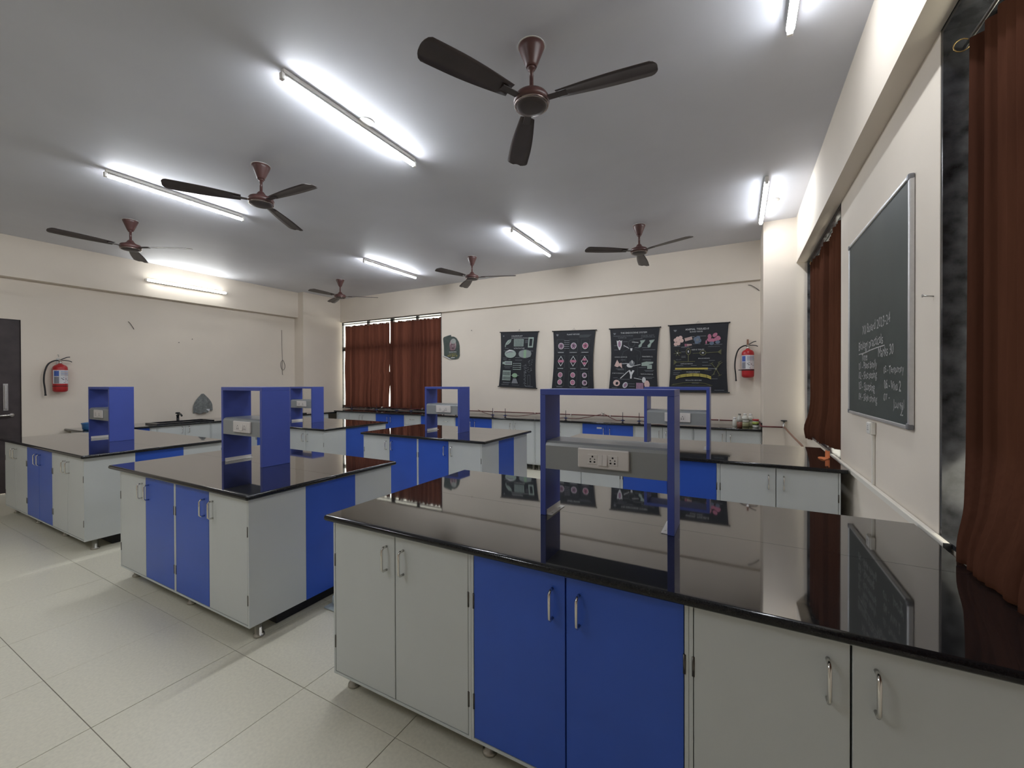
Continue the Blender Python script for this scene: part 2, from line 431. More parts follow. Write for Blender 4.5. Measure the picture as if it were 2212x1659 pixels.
def worktop(label, x0, x1, y0, y1, seam, rightsq=False, th=.030):
    r = thing('worktop', label, 'worktop', ((x0 + x1) / 2, (y0 + y1) / 2, BT - th), 0, 'polished black granite worktops')
    ox, oy, oz = r.location
    ex = ('x1',) if rightsq else ()
    for (a, b, pl) in ((y0, seam - .0008, ('y1',)), (seam + .0008, y1, ('y0',))):
        bm = B(); slab_mesh(bm, x0 - ox, x1 - ox, a - oy, b - oy, top=th, th=th, plain=pl + ex)
        obj('granite_slab', bm, [GRANITE, GRANITE_EDGE], r)
    return r
BENCH = {  # slab extents x0,x1,y0,y1
    'near': (-1.785, .700, 1.340, 2.535), 'mid': (-4.360, -2.457, 1.350, 2.540), 'far': (-7.590, -5.108, 1.405, 2.595),
    'right2': (-1.740, .700, 3.790, 4.965), 'mid2': (-4.300, -2.392, 3.785, 4.945), 'far2': (-7.450, -4.990, 3.770, 4.975)}
worktop('black granite top of the nearest bench, under the largest blue frame', *BENCH['near'], 1.945, True)
worktop('black granite top of the front middle island', *BENCH['mid'], 1.955)
worktop('black granite top of the island nearest the brown door', *BENCH['far'], 1.975)
worktop('black granite top of the rear bench reaching the wall below the chalkboard', *BENCH['right2'], 4.39, True)
worktop('black granite top of the rear middle island, before the curtained window', *BENCH['mid2'], 4.37)
worktop('black granite top of the rear island before the wall with the looped cord', *BENCH['far2'], 4.40)

# ------------------------------------------------------------------ cabinets
def handle_mesh(vertical=True, L=.105):
    bm = B(); p = .030
    pts = [(0, 0, L / 2), (0, -p * .7, L / 2), (0, -p, L / 2 - .010), (0, -p, -L / 2 + .010), (0, -p * .7, -L / 2), (0, 0, -L / 2)]
    if not vertical: pts = [(z, y, 0) for x, y, z in pts]
    tube(bm, pts, .0055, 8)
    return mesh_of(bm, 'handle', CHROME)
HV, HH = handle_mesh(), handle_mesh(False, .10)
bm = B(); lathe(bm, [(.030, 0), (.032, .004), (.030, .014), (.021, .017), (.0205, .10)], 16); LEG = mesh_of(bm, 'leg', mat('leg_steel', (.42, .40, .36), rough=.3, metal=1.0, noise=.06, nscale=40))
bm = B(); lathe(bm, [(.0045, -.03), (.0045, .03)], 8); HINGE = mesh_of(bm, 'hinge', mat('dark_hinge_steel', (.13, .12, .11), rough=.4, metal=1.0, noise=.05, nscale=40))
Z0, Z1 = .100, BT - .031
def cabinet(label, x0, y, width, depth, doors, rz=0.0, legs=(), group='laboratory base cabinets', hinges=True, sticker=False, kind='doors', open_left=False, body=None, Z1=Z1):
    """x0,y: world position of the front left corner as one faces it; doors: list of (width share, material, handle side)"""
    body = body or GREY
    r = thing('base_cabinet', label, 'cabinet', (x0, y, 0), rz, group)
    bm = B(); t = .012
    box(bm, 0.0006, t, 0, depth, Z0, Z1); box(bm, width - t, width - .0006, 0, depth, Z0, Z1)
    box(bm, t, width - t, 0, depth, Z0, Z0 + t); box(bm, t, width - t, 0.004, depth, Z1 - .012, Z1); box(bm, t, width - t, depth - .008, depth, Z0 + t, Z1 - .012)
    obj('carcass', bm, body, r)
    tot = sum(d[0] for d in doors); x = t
    inner = width - 2 * t
    for (share, m_, hs) in doors:
        w = inner * share / tot
        zb, zt = Z0 + t + .003, Z1 - .001
        if kind == 'drawer':
            for nm, a, b_ in (('drawer', .66, zt), ('door', zb, .655)):
                bm = B(); box(bm, x + .003, x + w - .003, 0.0, .018, a, b_, bevel=.0015)
                d = obj(nm, bm, m_, r)
                obj('handle', HH if nm == 'drawer' else HV, None, d, (x + w / 2, 0, .76) if nm == 'drawer' else (x + w - .05, 0, .56))
        else:
            bm = B(); box(bm, x + .0025, x + w - .0025, 0.0, .018, zb, zt, bevel=.0015)
            d = obj('door', bm, m_, r)
            hx = x + w - .05 if hs == 'r' else x + .05
            obj('handle', HV, None, d, (hx, 0, .737))
            if hinges:
                for hz in (.66, .26):
                    obj('hinge', HINGE, None, d, (x + .0005 if hs == 'r' else x + w - .0005, .001, hz))
            if sticker:
                bm = B(); box(bm, x + .24, x + .32, -.001, 0, .775, .80); obj('sticker', bm, PAPER, d); sticker = False
        x += w
    for lx, ly in legs:
        if ly < depth - .06: obj('leg', LEG, None, r, (lx, ly, 0))
    return r
def filler(label, x0, x1, y0, y1, m_=None, name='infill_panel', key=None):
    bm = B(); box(bm, x0, x1, y0, y1, Z0, Z1)
    o = single(name, bm, m_ or BLUE, label, 'panel', 'infill panels between back to back cabinets')
    if key:
        bx0, bx1, by0, by1 = BENCH[key]
        c = o.location
        bm = B(); box(bm, bx0 + .16 - c[0], bx1 - .11 - c[0], by0 + .24 - c[1], by1 - .24 - c[1], .003 - c[2], Z0 - .002 - c[2]); obj('under_block', bm, DARK, o)  # dark block filling the space under both cabinet rows
    return o

def bench_units(key, xs, colors, where, depth=.362, xend=True):
    """front row and back row of a bench; xs: list of unit bounds, colors: list of door lists"""
    x0, x1, y0, y1 = BENCH[key]
    yf, yr = y0 + .030, y1 - .035
    n = len(colors)
    for k in range(n):
        a, b = xs[k], xs[k + 1]
        legs = [(.045 if k == 0 else 0.034, .085), (.045 if k == 0 else .034, depth - .05)]
        if k == n - 1: legs += [(b - a - .055, .085), (b - a - .055, depth - .05)]
        cabinet(where[k], a, yf, b - a, depth, colors[k], 0, legs)
    # rear row faces the other way
    for k in range(n):
        a, b = xs[k], xs[k + 1]
        legs = [(.05, .085), (b - a - .05, .085)]
        cabinet(where[n + k], b, yr, b - a, depth, [(d[0], d[1], d[2]) for d in reversed(colors[k])], PI, legs, hinges=False, group='laboratory base cabinets, rear rows')
    return yf + depth, yr - depth
gp = [(1, GREY, 'r'), (1, GREY, 'l')]; bp_ = [(1, BLUE, 'r'), (1, BLUE, 'l')]
gb = [(1, GREY, 'r'), (1, BLUE, 'l')]; bg_ = [(1, BLUE, 'r'), (1, GREY, 'l')]
ya, yb = bench_units('near', [-1.746, -.934, -.132, .652], [gp, bp_, gp], [
    'grey two-door cabinet at the free end of the nearest bench', 'dark blue two-door cabinet in the middle of the nearest bench', 'grey two-door cabinet of the nearest bench beside the near curtain',
    'grey cabinet on the far side of the nearest bench, at its free end', 'blue cabinet on the far side of the nearest bench', 'grey cabinet on the far side of the nearest bench, by the wall'])
filler('blue panel closing the gap in the free end of the nearest bench', -1.746, -1.728, ya + .001, yb - .001, key='near')
filler('plain grey filler at the wall end of the nearest bench', .653, .690, 1.372, 1.392, GREY, 'filler_strip')
ya, yb = bench_units('mid', [-4.222, -3.358, -2.487], [gb, bg_], [
    'grey and blue cabinet, far half of the front middle island', 'blue and grey cabinet at the near corner of the front middle island',
    'rear cabinet of the front middle island, far half', 'rear cabinet ending in pale panel of the front middle island'])
filler('tall blue panel in the end of the front middle island', -2.505, -2.487, ya + .001, yb - .001, key='mid')
ya, yb = bench_units('far', [-7.53, -6.744, -5.950, -5.148], [gp, bp_, gp], [
    'grey two-door cabinet of the island beside the brown door, nearest that door', 'blue two-door cabinet of the island beside the brown door', 'grey two-door cabinet at the lit corner of the island by the door',
    'rear grey cabinet of the door island, next to the door', 'rear blue cabinet of the door island', 'rear grey cabinet of the door island with pale end'])
filler('blue panel in the end of the island by the brown door', -5.166, -5.148, ya + .001, yb - .001, key='far')
ya, yb = bench_units('right2', [-1.71, -.938, -.142, .662], [gp, bp_, gp], [
    'grey cabinet of the rear right bench, seen under the big grey socket box', 'bright blue two-door cabinet of the bench below the chalkboard', 'grey two-door cabinet of the bench ending under the chalkboard wall',
    'far-side grey cabinet of the rear right bench, free end', 'far-side blue cabinet of the rear right bench', 'far-side grey cabinet of the rear right bench, wall end'])
filler('blue panel in the free end of the rear right bench', -1.71, -1.692, ya + .001, yb - .001, key='right2')
ya, yb = bench_units('mid2', [-4.268, -3.359, -2.448], [gb, bg_], [
    'grey and blue cabinet, outer half of the rear middle island', 'blue and grey cabinet at the corner of the rear middle island',
    'rear cabinet of the rear middle island, outer half', 'rear cabinet of the rear middle island showing a pale end'])
filler('blue panel in the end of the rear middle island', -2.466, -2.448, ya + .001, yb - .001, key='mid2')
ya, yb = bench_units('far2', [-7.42, -6.62, -5.82, -5.020], [gp, bp_, gp], [
    'grey cabinet of the back island, by the left wall', 'blue cabinet of the back island, hidden behind a blue frame', 'grey two-door cabinet at the corner of the back island',
    'rear grey cabinet of the back island, by the left wall', 'rear blue cabinet of the back island', 'rear grey cabinet of the back island with a pale end'])
filler('blue panel in the end of the back island', -5.038, -5.020, ya + .001, yb - .001, key='far2')

BTL = .845
# wall counters ------------------------------------------------------
CF = 6.445
r = thing('side_counter', 'long black granite counter along the poster wall', 'worktop', (-4.0, 6.69, BT - .030), 0, 'polished black granite worktops')
bm = B(); slab_mesh(bm, -8.125 + 4.0, .279 + 4.0, 6.405 - 6.69, 6.993 - 6.69, top=.030, plain=('x0', 'x1', 'y1')); obj('granite_slab', bm, [GRANITE, GRANITE_EDGE], r)
bm = B(); box(bm, .268 + 4.0, .281 + 4.0, 6.415 - 6.69, 6.99 - 6.69, .031, .120, bevel=.002); obj('side_splash', bm, GRANITE, r)
r = thing('side_counter', 'black granite counter with sinks along the wall of the hanging towel', 'worktop', (-8.45, 4.5, BTL - .030), 0, 'polished black granite worktops')
bm = B(); slab_mesh(bm, -8.862 + 8.45, -8.130 + 8.45, 2.26 - 4.5, 5.955 - 4.5, top=.030, plain=('x0', 'y1')); slab_mesh(bm, -8.556 + 8.45, -8.130 + 8.45, 5.957 - 4.5, 6.993 - 4.5, top=.030, plain=('x0', 'y1', 'y0', 'x1')); obj('granite_slab', bm, [GRANITE, GRANITE_EDGE], r)
bx = [(-8.0, -7.676, None, ''), ]
def bc(xa, xb, doors, label, **k):
    legs = [(.05, .06), (xb - xa - .05, .06)]
    cabinet(label, xa, CF, xb - xa, .50, doors, 0, legs, group='base cabinets under the wall counters', hinges=False, **k)
bc(-8.08, -7.676, [(1, GREY, 'l')], 'narrow grey cabinet in the inner corner of the wall counters')
bc(-7.672, -6.856, gp, 'grey two-door cabinet under the curtained back window')
bc(-6.852, -6.022, bp_, 'blue two-door cabinet under the curtained back window')
bc(-6.018, -5.604, [(1, GREY, 'r')], 'grey drawer cabinet under the back window, before the brown curtain edge', kind='drawer')
bc(-5.600, -5.184, [(1, BLUE, 'r')], 'single-door blue cabinet between the two grey drawer cabinets')
bc(-5.180, -4.750, [(1, GREY, 'r')], 'grey drawer cabinet below the torn portrait poster', kind='drawer')
bc(-4.746, -3.912, bp_, 'blue two-door wall cabinet below the empty wall beside the first chart')
bc(-3.908, -3.062, gp, 'grey two-door cabinet below the green chloroplast chart')
bc(-3.058, -2.228, gp, 'grey two-door cabinet below the pink mitosis chart')
bc(-2.224, -1.392, bp_, 'blue two-door cabinet with a white sticker on its door', sticker=True)
bc(-1.388, -.562, gp, 'grey two-door cabinet below the endocrine chart')
bc(-.558, .276, gp, 'grey two-door cabinet below the bottles, ending at the pillar')
def lc(ya_, yb_, doors, label):
    cabinet(label, -8.175, ya_, yb_ - ya_, .55, doors, PI / 2, [(.05, .06), (yb_ - ya_ - .05, .06)], group='base cabinets under the wall counters', hinges=False, Z1=BTL - .031)
lc(2.30, 3.05, bp_, 'blue two-door cabinet under the sink counter, nearest the door')
lc(3.13, 3.905, gp, 'grey two-door cabinet under the black tap')
lc(3.909, 4.70, gp, 'grey two-door cabinet below the hanging towel')
lc(4.704, 5.50, bp_, 'blue cabinet of the sink counter hidden behind the back island')
lc(5.504, 6.30, gp, 'grey cabinet of the sink counter at the inner corner')
bm = B(); box(bm, -8.60, -8.175, 3.054, 3.126, Z0, BTL - .031); single('filler_strip', bm, GREY, 'pale grey strip between blue and grey doors of the sink counter', 'panel')

# ------------------------------------------------------------------ reagent racks
def socket_holes(bm, cx, cz, y, s, mi=0):
    def disc(px, pz, rr, n=10, tri=None):
        vs = [bm.verts.new((px + rr * math.cos(2 * PI * k / n), y, pz + rr * math.sin(2 * PI * k / n))) for k in range(n)]
        bm.faces.new(vs).material_index = mi
    disc(cx, cz + .013 * s, .0044 * s)
    for sx in (-1, 1):
        disc(cx + sx * .010 * s, cz + .001 * s, .0030 * s)
        vs = [bm.verts.new((cx + sx * .010 * s + a * sx * s, y, cz - .011 * s + b * s)) for a, b in ((-.0045, .004), (-.0045, -.004), (.002, -.0035), (.0045, 0), (.002, .0035))]
        bm.faces.new(vs).material_index = mi
def rack(label, x0, x1, y0, y1, ztop):
    r = thing('reagent_rack', label, 'shelf', ((x0 + x1) / 2, (y0 + y1) / 2, BT + .0006), 0, 'blue reagent racks on the benches')
    w, d, h = x1 - x0, y1 - y0, ztop - BT
    t = .028
    for s in (-1, 1):
        bm = B(); a = s * w / 2
        box(bm, min(a, a - s * t), max(a, a - s * t), -d / 2, d / 2, 0, h - t - .0005, bevel=.001); obj('upright', bm, RACKBLUE, r)
    bm = B(); box(bm, -w / 2, w / 2, -d / 2, d / 2, h - t, h, bevel=.001); obj('top_board', bm, RACKBLUE, r)
    zb0, zb1 = .228, .362
    bm = B(); xi = w / 2 - t - .0005
    # box with a rounded upper front lip
    prof = [(-d / 2, zb0), (-d / 2, zb1 - .022), (-d / 2 + .006, zb1 - .009), (-d / 2 + .020, zb1), (d / 2 - .008, zb1), (d / 2 - .008, zb0)]
    a = [bm.verts.new((-xi, y, z)) for y, z in prof]; b = [bm.verts.new((xi, y, z)) for y, z in prof]
    for k in range(len(prof)):
        f = bm.faces.new((a[k], a[(k + 1) % len(prof)], b[(k + 1) % len(prof)], b[k]))
    bm.faces.new(a); bm.faces.new(list(reversed(b)))
    obj('socket_box', bm, BOXGREY, r)
    px0, px1, pz0, pz1 = -w / 2 + .196, -w / 2 + .430, .253, .342
    bm = B(); box(bm, px0, px1, -d / 2 - .014, -d / 2 - .0002, pz0, pz1, bevel=.005, seg=2)
    p = obj('socket_plate', bm, PLATE, r)
    cx, cz, yy = (px0 + px1) / 2, (pz0 + pz1) / 2 - .003, -d / 2 - .014
    for s in (-1, 1):
        bm = B(); box(bm, cx + s * .046 - .0225, cx + s * .046 + .0225, yy - .0022, yy + .001, cz - .0225, cz + .0225, bevel=.001)
        socket_holes(bm, cx + s * .046, cz, yy - .0026, 1.0, 1)
        obj('socket', bm, [PLATE, BLACKP], p, recalc=False)
    for s in (-1, 1):
        bm = B()
        x_a, x_b = (cx - .0215, cx - .0006) if s < 0 else (cx + .0006, cx + .0215)
        vs = [(x_a, yy, cz - .0235), (x_b, yy, cz - .0235), (x_b, yy, cz + .0235), (x_a, yy, cz + .0235)]
        v1 = [bm.verts.new(v) for v in vs]; v2 = [bm.verts.new((v[0], yy - (.008 if v[2] < cz else .0025), v[2])) for v in vs]
        bm.faces.new(v2)
        for k in range(4): bm.faces.new((v1[k], v1[(k + 1) % 4], v2[(k + 1) % 4], v2[k]))
        obj('rocker_switch', bm, PLATE, p)
    for s in (-1, 1):
        bm = B(); xi2 = w / 2 - t
        if s < 0: box(bm, -xi2 + .0003, -xi2 + .028, -d / 2 + .012, d / 2 - .004, 0, .0025); box(bm, -xi2 + .0003, -xi2 + .003, -d / 2 + .012, d / 2 - .004, 0.0025, .026)
        else: box(bm, xi2 - .028, xi2 - .0003, -d / 2 + .012, d / 2 - .004, 0, .0025); box(bm, xi2 - .003, xi2 - .0003, -d / 2 + .012, d / 2 - .004, 0.0025, .026)
        for yy2 in (-d / 4, d / 4):
            lathe(bm, [(.005, .0025), (.004, .005), (.001, .0058)], 8, (s * (xi2 - .016), yy2, 0))
        obj('bracket', bm, WHITEP, r)
    return r
rack('large blue socket rack on the nearest bench', -.847, -.233, 1.845, 2.030, 1.492)
rack('blue socket rack on the front middle island, its broad violet side lit', -3.737, -3.170, 1.862, 2.086, 1.491)
rack('blue socket rack on the island beside the brown door', -6.635, -6.050, 1.892, 2.105, 1.482)
rack('blue socket rack in front of the third and fourth charts', -.826, -.232, 4.285, 4.505, 1.470)
rack('blue socket rack in front of the brown curtain edge', -3.636, -3.076, 4.275, 4.500, 1.462)
rack('smallest-looking blue socket rack, before the left window jamb', -6.536, -5.962, 4.300, 4.510, 1.452)

# ------------------------------------------------------------------ ceiling fans
def make_fan():
    r = thing('ceiling_fan', 'fan', 'fan', (0, 0, ZC), 0, 'brown three-blade ceiling fans')
    bm = B(); lathe(bm, [(.075, -.001), (.078, -.008), (.070, -.03), (.052, -.075), (.036, -.115), (.030, -.128)], 28); obj('canopy', bm, BROWN, r)
    bm = B(); lathe(bm, [(.083, -.0005), (.083, -.004)], 28); obj('canopy_rim', bm, WHITEP, r)
    bm = B(); lathe(bm, [(.024, -.122), (.026, -.13), (.024, -.14), (.0125, -.142), (.0125, -.245), (.022, -.247), (.022, -.252)], 16); obj('downrod', bm, BROWN, r)
    bm = B(); lathe(bm, [(.022, -.245), (.030, -.255), (.040, -.272), (.062, -.290), (.098, -.302), (.108, -.318), (.110, -.334), (.100, -.350), (.080, -.356)], 32); obj('motor_housing', bm, BROWN, r)
    bm = B(); lathe(bm, [(.098, -.350), (.104, -.353), (.102, -.360), (.092, -.362)], 32); obj('trim_ring', bm, FANRING, r)
    bm = B(); lathe(bm, [(.092, -.358), (.088, -.366), (.060, -.372), (.0, -.374)][:-1] + [(.002, -.374)], 32); obj('bottom_cover', bm, BLADE, r)
    me = None
    for k in range(3):
        if me is None:
            bm = B(); n = 14; top = []; bot = []
            for i in range(n + 1):
                u = 1 - (1 - i / n) ** 1.8; R_ = .16 + u * .56
                wl = .045 + .030 * math.sin(min(1, u * 1.4) * PI / 2)
                if u > .93: wl *= math.sqrt(max(.05, 1 - ((u - .93) / .075) ** 2))
                row_t, row_b = [], []
                for s in (-1, -.5, 0, .5, 1):
                    y = s * wl; z = -.330 + s * wl * .16 - .006 * (1 - s * s) * -1 - .01 * u
                    row_t.append(bm.verts.new((R_, y, z + .0015))); row_b.append(bm.verts.new((R_, y, z - .0015)))
                top.append(row_t); bot.append(row_b)
            for i in range(n):
                for j in range(4):
                    bm.faces.new((top[i][j], top[i + 1][j], top[i + 1][j + 1], top[i][j + 1])).smooth = True
                    bm.faces.new((bot[i][j], bot[i][j + 1], bot[i + 1][j + 1], bot[i + 1][j])).smooth = True
                bm.faces.new((top[i][0], bot[i][0], bot[i + 1][0], top[i + 1][0])); bm.faces.new((top[i][4], top[i + 1][4], bot[i + 1][4], bot[i][4]))
            bm.faces.new(top[0] + list(reversed(bot[0]))); bm.faces.new(list(reversed(top[n])) + bot[n])
            # blade iron
            box(bm, .10, .22, -.022, .022, -.336, -.332)
            me = mesh_of(bm, 'blade', BLADE)
        b = obj('blade', me, None, r); b.rotation_euler = (0, 0, k * 2 * PI / 3)
    return r
fan0 = make_fan()
for k, (x, y, a, lab) in enumerate([(-1.095, 2.272, 5, 'largest brown ceiling fan, above the nearest bench'), (-3.912, 2.304, 1, 'brown ceiling fan between the two long front tube lights'), (-6.656, 2.296, 32, 'brown ceiling fan above the island by the brown door'),
                             (-1.128, 5.543, -24, 'brown ceiling fan above the chart wall end with the fire extinguisher'), (-3.789, 5.625, 17, 'brown ceiling fan between the two rear ceiling tubes'), (-6.899, 5.603, 36, 'brown ceiling fan above the curtained back window corner')]):
    f = fan0 if k == 0 else copy_tree(fan0)
    f.location = (x, y, ZC - .001); f.rotation_euler = (0, 0, a * PI / 180); f['label'] = lab

# ------------------------------------------------------------------ tube lights
def make_tube():
    r = thing('tube_light', 'tube', 'lamp', (0, 0, 0), 0, 'white batten tube lights')
    L = 1.24
    bm = B(); box(bm, -.016, .016, -L / 2, L / 2, -.028, 0, bevel=.003); obj('batten', bm, WHITEP, r)
    bm = B()
    for s in (-1, 1): box(bm, -.015, .015, s * (L / 2) - .012, s * (L / 2) + .012, -.075, -.0285, bevel=.003)
    obj('end_holder', bm, WHITEP, r)
    bm = B(); lathe(bm, [(.012, -L / 2 + .0125), (.021, -L / 2 + .02), (.021, L / 2 - .02), (.012, L / 2 - .0125)], 16, (0, 0, -.051), axis='y')
    bmesh.ops.recalc_face_normals(bm, faces=bm.faces)
    for f in bm.faces:
        f.material_index = 0 if f.calc_center_median().z < -.0520 and len(f.verts) == 4 else 1
    obj('tube', bm, [TUBE, WHITEP], r)
    return r
tube0 = make_tube()
def set_tube(t, key):
    for ch in t.children:
        if ch.name.split('.')[0] == 'tube':
            ch.material_slots[0].link = 'OBJECT'; ch.material_slots[0].material = TUBES[key]
for k, (x, y, lab) in enumerate([(-2.577, 2.278, 'longest lit tube, on the ceiling left of the largest fan'), (-5.25, 2.249, 'lit tube on the ceiling between the two front left fans'),
        (-2.59, 5.396, 'lit ceiling tube before the chart wall, second row'), (-5.352, 5.43, 'lit ceiling tube before the curtained window'), (.250, 5.44, 'lit ceiling tube beside the corner pillar'), (.257, 2.20, 'lit ceiling tube above the chalkboard, cut by the frame'),
(-2.577, -.88, 'lit tube behind the photographer on the ceiling'), (-5.25, -.88, 'second lit tube behind the photographer, nearer the door wall')]):
    t_ = tube0 if k == 0 else copy_tree(tube0)
    t_.location = (x, y, ZC - .001); t_['label'] = lab
    set_tube(t_, 'behind' if k > 5 else 'right' if k in (4, 5) else ('rear' if k in (2, 3) else 'front'))
t_ = copy_tree(tube0); set_tube(t_, 'wall'); t_.location = (XB + .001, 3.814, 3.25); t_.rotation_euler = (0, PI / 2 * -1, 0); t_['label'] = 'lit tube fixed on the wall beam above the towel wall'

bm0 = B(); lathe(bm0, [(.001, -.010), (.030, -.009), (.058, -.005), (.062, 0)], 28)
cov = mesh_of(bm0, 'junction_cover', WHITEP)
for x, y, lab in ((.345, 5.50, 'round white ceiling cover beside the tube near the pillar'), (-2.535, 2.31, 'round white ceiling cover half hidden by the longest tube'), (-5.30, 2.31, 'round white ceiling cover behind the front left tube'), (-2.54, 5.45, 'round white ceiling cover beside the tube before the charts')):
    o = obj('junction_cover', cov, None, None, (x, y, ZC - .001)); o['label'] = lab; o['category'] = 'ceiling cover'; o['group'] = 'round ceiling junction covers'

# ------------------------------------------------------------------ curtains
def sheet(bm, P, nu, nv, mi=0):
    g = [[bm.verts.new(P(u / nu, v / nv)) for u in range(nu + 1)] for v in range(nv + 1)]
    for v in range(nv):
        for u in range(nu):
            f = bm.faces.new((g[v][u], g[v][u + 1], g[v + 1][u + 1], g[v + 1][u])); f.smooth = True; f.material_index = mi
def folds(seed, n=14):
    rnd = random.Random(seed)
    comps = [(rnd.uniform(3, 26), rnd.uniform(0, 6.28), rnd.uniform(.3, 1)) for _ in range(n)]
    tot = math.sqrt(sum(c[2] ** 2 for c in comps)) * 1.9
    return lambda u: sum(a * math.sin(2 * PI * f * u + p) for f, p, a in comps) / tot * 2.2
def back_curtain(label, xa, xb, zt, zb0, zb1, seed, xb_bot=None, xa_bot=None, pinch=None):
    F = folds(seed); G = folds(seed + 50, 6)
    xab = xa if xa_bot is None else xa_bot; xbb = xb if xb_bot is None else xb_bot
    c = ((xa + xb) / 2, 7.065, zb0)
    r = thing('curtain', label, 'curtain', c, 0, 'rust brown curtains on the back window')
    bm = B()
    def P(u, v):
        z = zt + (zb0 * (1 - u) + zb1 * u - zt) * v + .006 * math.sin(u * 40)
        xl = xa + (xab - xa) * v; xr = xb + (xbb - xb) * v
        if pinch: xl, xr = pinch(xl, xr, v, z)
        x = xl + (xr - xl) * u + .012 * G(u) * v * math.sin(PI * u)
        y = 7.070 + (.022 + .010 * v) * F(u + .01 * v) + .008 * math.sin(9 * v + 7 * u)
        return (x - c[0], y - c[1], z - c[2])
    sheet(bm, P, 130, 26)
    obj('cloth', bm, CURTAIN, r, recalc=False)
    bm = B(); tube(bm, [(xa - c[0] + .02, 0, zt - .02 - c[2]), (xb - c[0] - .06, 0, zt - .02 - c[2])], .006); obj('rod', bm, STEEL, r)
    return r
def slit(s):
    # the two cloths touch at some heights and gape at others
    def f(xl, xr, v, z):
        g = .038 + .030 * sstep(1.75, 1.0, z)
        if z > 2.05 and z < 2.42: g = .002
        elif 1.60 < z < 1.70: g = .002
        elif z >= 2.42: g = .030
        else: g *= min(1, .45 + abs(z - (2.05 if z > 1.65 else 1.62)) * 1.6)
        mid = -7.022
        if s < 0: return (xl, mid - g)
        return (mid + max(g * .4, .004), xr)
    return f
def sstep(a, b, x):
    t = max(0, min(1, (x - a) / (b - a))); return t * t * (3 - 2 * t)
back_curtain('left-hand rust brown curtain of the back window, by the pillar', -8.492, -6.975, 2.900, .905, .93, 3, pinch=slit(-1))
back_curtain('right-hand rust brown curtain of the back window, beside the portrait poster', -6.975, -5.515, 2.904, .93, .915, 11, pinch=slit(1))

def right_curtain(name_label, P, nu, nv, c, group, extra=None):
    r = thing('curtain', name_label, 'curtain', c, 0, group)
    bm = B()
    sheet(bm, lambda u, v: tuple(Vector(P(u, v)) - Vector(c)), nu, nv)
    obj('cloth', bm, CURTAIN_R, r, recalc=False)
    return r
F1 = folds(21, 10); G1 = folds(77, 5)
def sstep(a, b, x):
    t = max(0, min(1, (x - a) / (b - a))); return t * t * (3 - 2 * t)
def P1(u, v):   # near window; u from far edge towards the camera
    y_top = 2.335 - u * 3.3
    z = 2.86 - (2.86 - .884) * min(1, v / .955) + (.03 * u * (1 - v) if u < .1 else 0)
    flare = sstep(.76, .955, v)
    x = .825 - .137 * flare
    x += (.017 + .010 * v) * F1(u * 2.6) * (1 - .7 * flare) + .007 * flare * math.sin(u * 60)
    y = y_top - .27 * flare * (1 - u) ** 3 + .05 * sstep(.86, .93, v) * (1 - u) ** 3 - .035 * v * (1 - u)
    if v > .80: z += .004 * math.sin(u * 46 + 9 * v) * flare * (1 - sstep(.86, .93, v))
    tuck = sstep(.955, 1, v)
    x += .050 * tuck; z = z if v < .955 else .8835 + .004 * (1 - tuck)
    return (x, y, z)
c1 = right_curtain('near rust brown curtain spilling over the sill onto the nearest bench', P1, 240, 90, (.80, .7, .886), 'rust brown curtains on the chalkboard wall')
F2 = folds(5, 6)
def P2(u, v):   # window beyond the chalkboard; u from far edge to near
    y = 6.135 - u * 1.80
    zb = .835 + .10 * u
    z = 2.93 - (2.93 - zb) * v
    bul = math.exp(-(((v - .94) / .06) ** 2)) * (1 - u) ** 2
    x = .790 - .035 * sstep(.75, 1, v) * (1 - .6 * u) - .028 * bul + .020 * F2(u * .8 + .02 * v)
    return (min(x, .86), y - .05 * sstep(.3, .9, v) * (1 - u) + .06 * bul, z)
c2 = right_curtain('rust brown curtain beyond the chalkboard, above the rear bench', P2, 150, 40, (.78, 5.2, .83), 'rust brown curtains on the chalkboard wall')
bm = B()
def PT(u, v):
    # added cloth piece; its orange stands for the sunlit patch on the bench
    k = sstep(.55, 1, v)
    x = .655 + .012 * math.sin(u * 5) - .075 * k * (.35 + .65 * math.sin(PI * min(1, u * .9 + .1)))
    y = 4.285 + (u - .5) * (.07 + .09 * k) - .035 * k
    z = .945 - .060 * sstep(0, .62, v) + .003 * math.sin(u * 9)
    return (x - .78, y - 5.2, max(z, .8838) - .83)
sheet(bm, PT, 14, 12); obj('sun_patch_cloth', bm, SUNLIT_CLOTH, c2, recalc=False)
for (w_, ya_, yb_, zz) in ((c1, -1.0, 2.36, 2.875), (c2, 4.31, 6.17, 2.945)):
    cx = w_.location
    bm = B(); tube(bm, [(.805 - cx[0], ya_ - cx[1], zz - cx[2]), (.805 - cx[0], yb_ - cx[1], zz - cx[2])], .007)
    obj('rod', bm, STEEL, w_)
    bm = B()
    tube(bm, [(.79 - cx[0] + .025 * math.cos(a), yb_ - .02 - cx[1], zz - cx[2] + .025 * math.sin(a)) for a in [2 * PI * k / 14 for k in range(14)]], .0025, 6, closed=True)
    obj('ring', bm, mat('brass', (.6, .42, .18), .3, 1.0, noise=.05), w_)

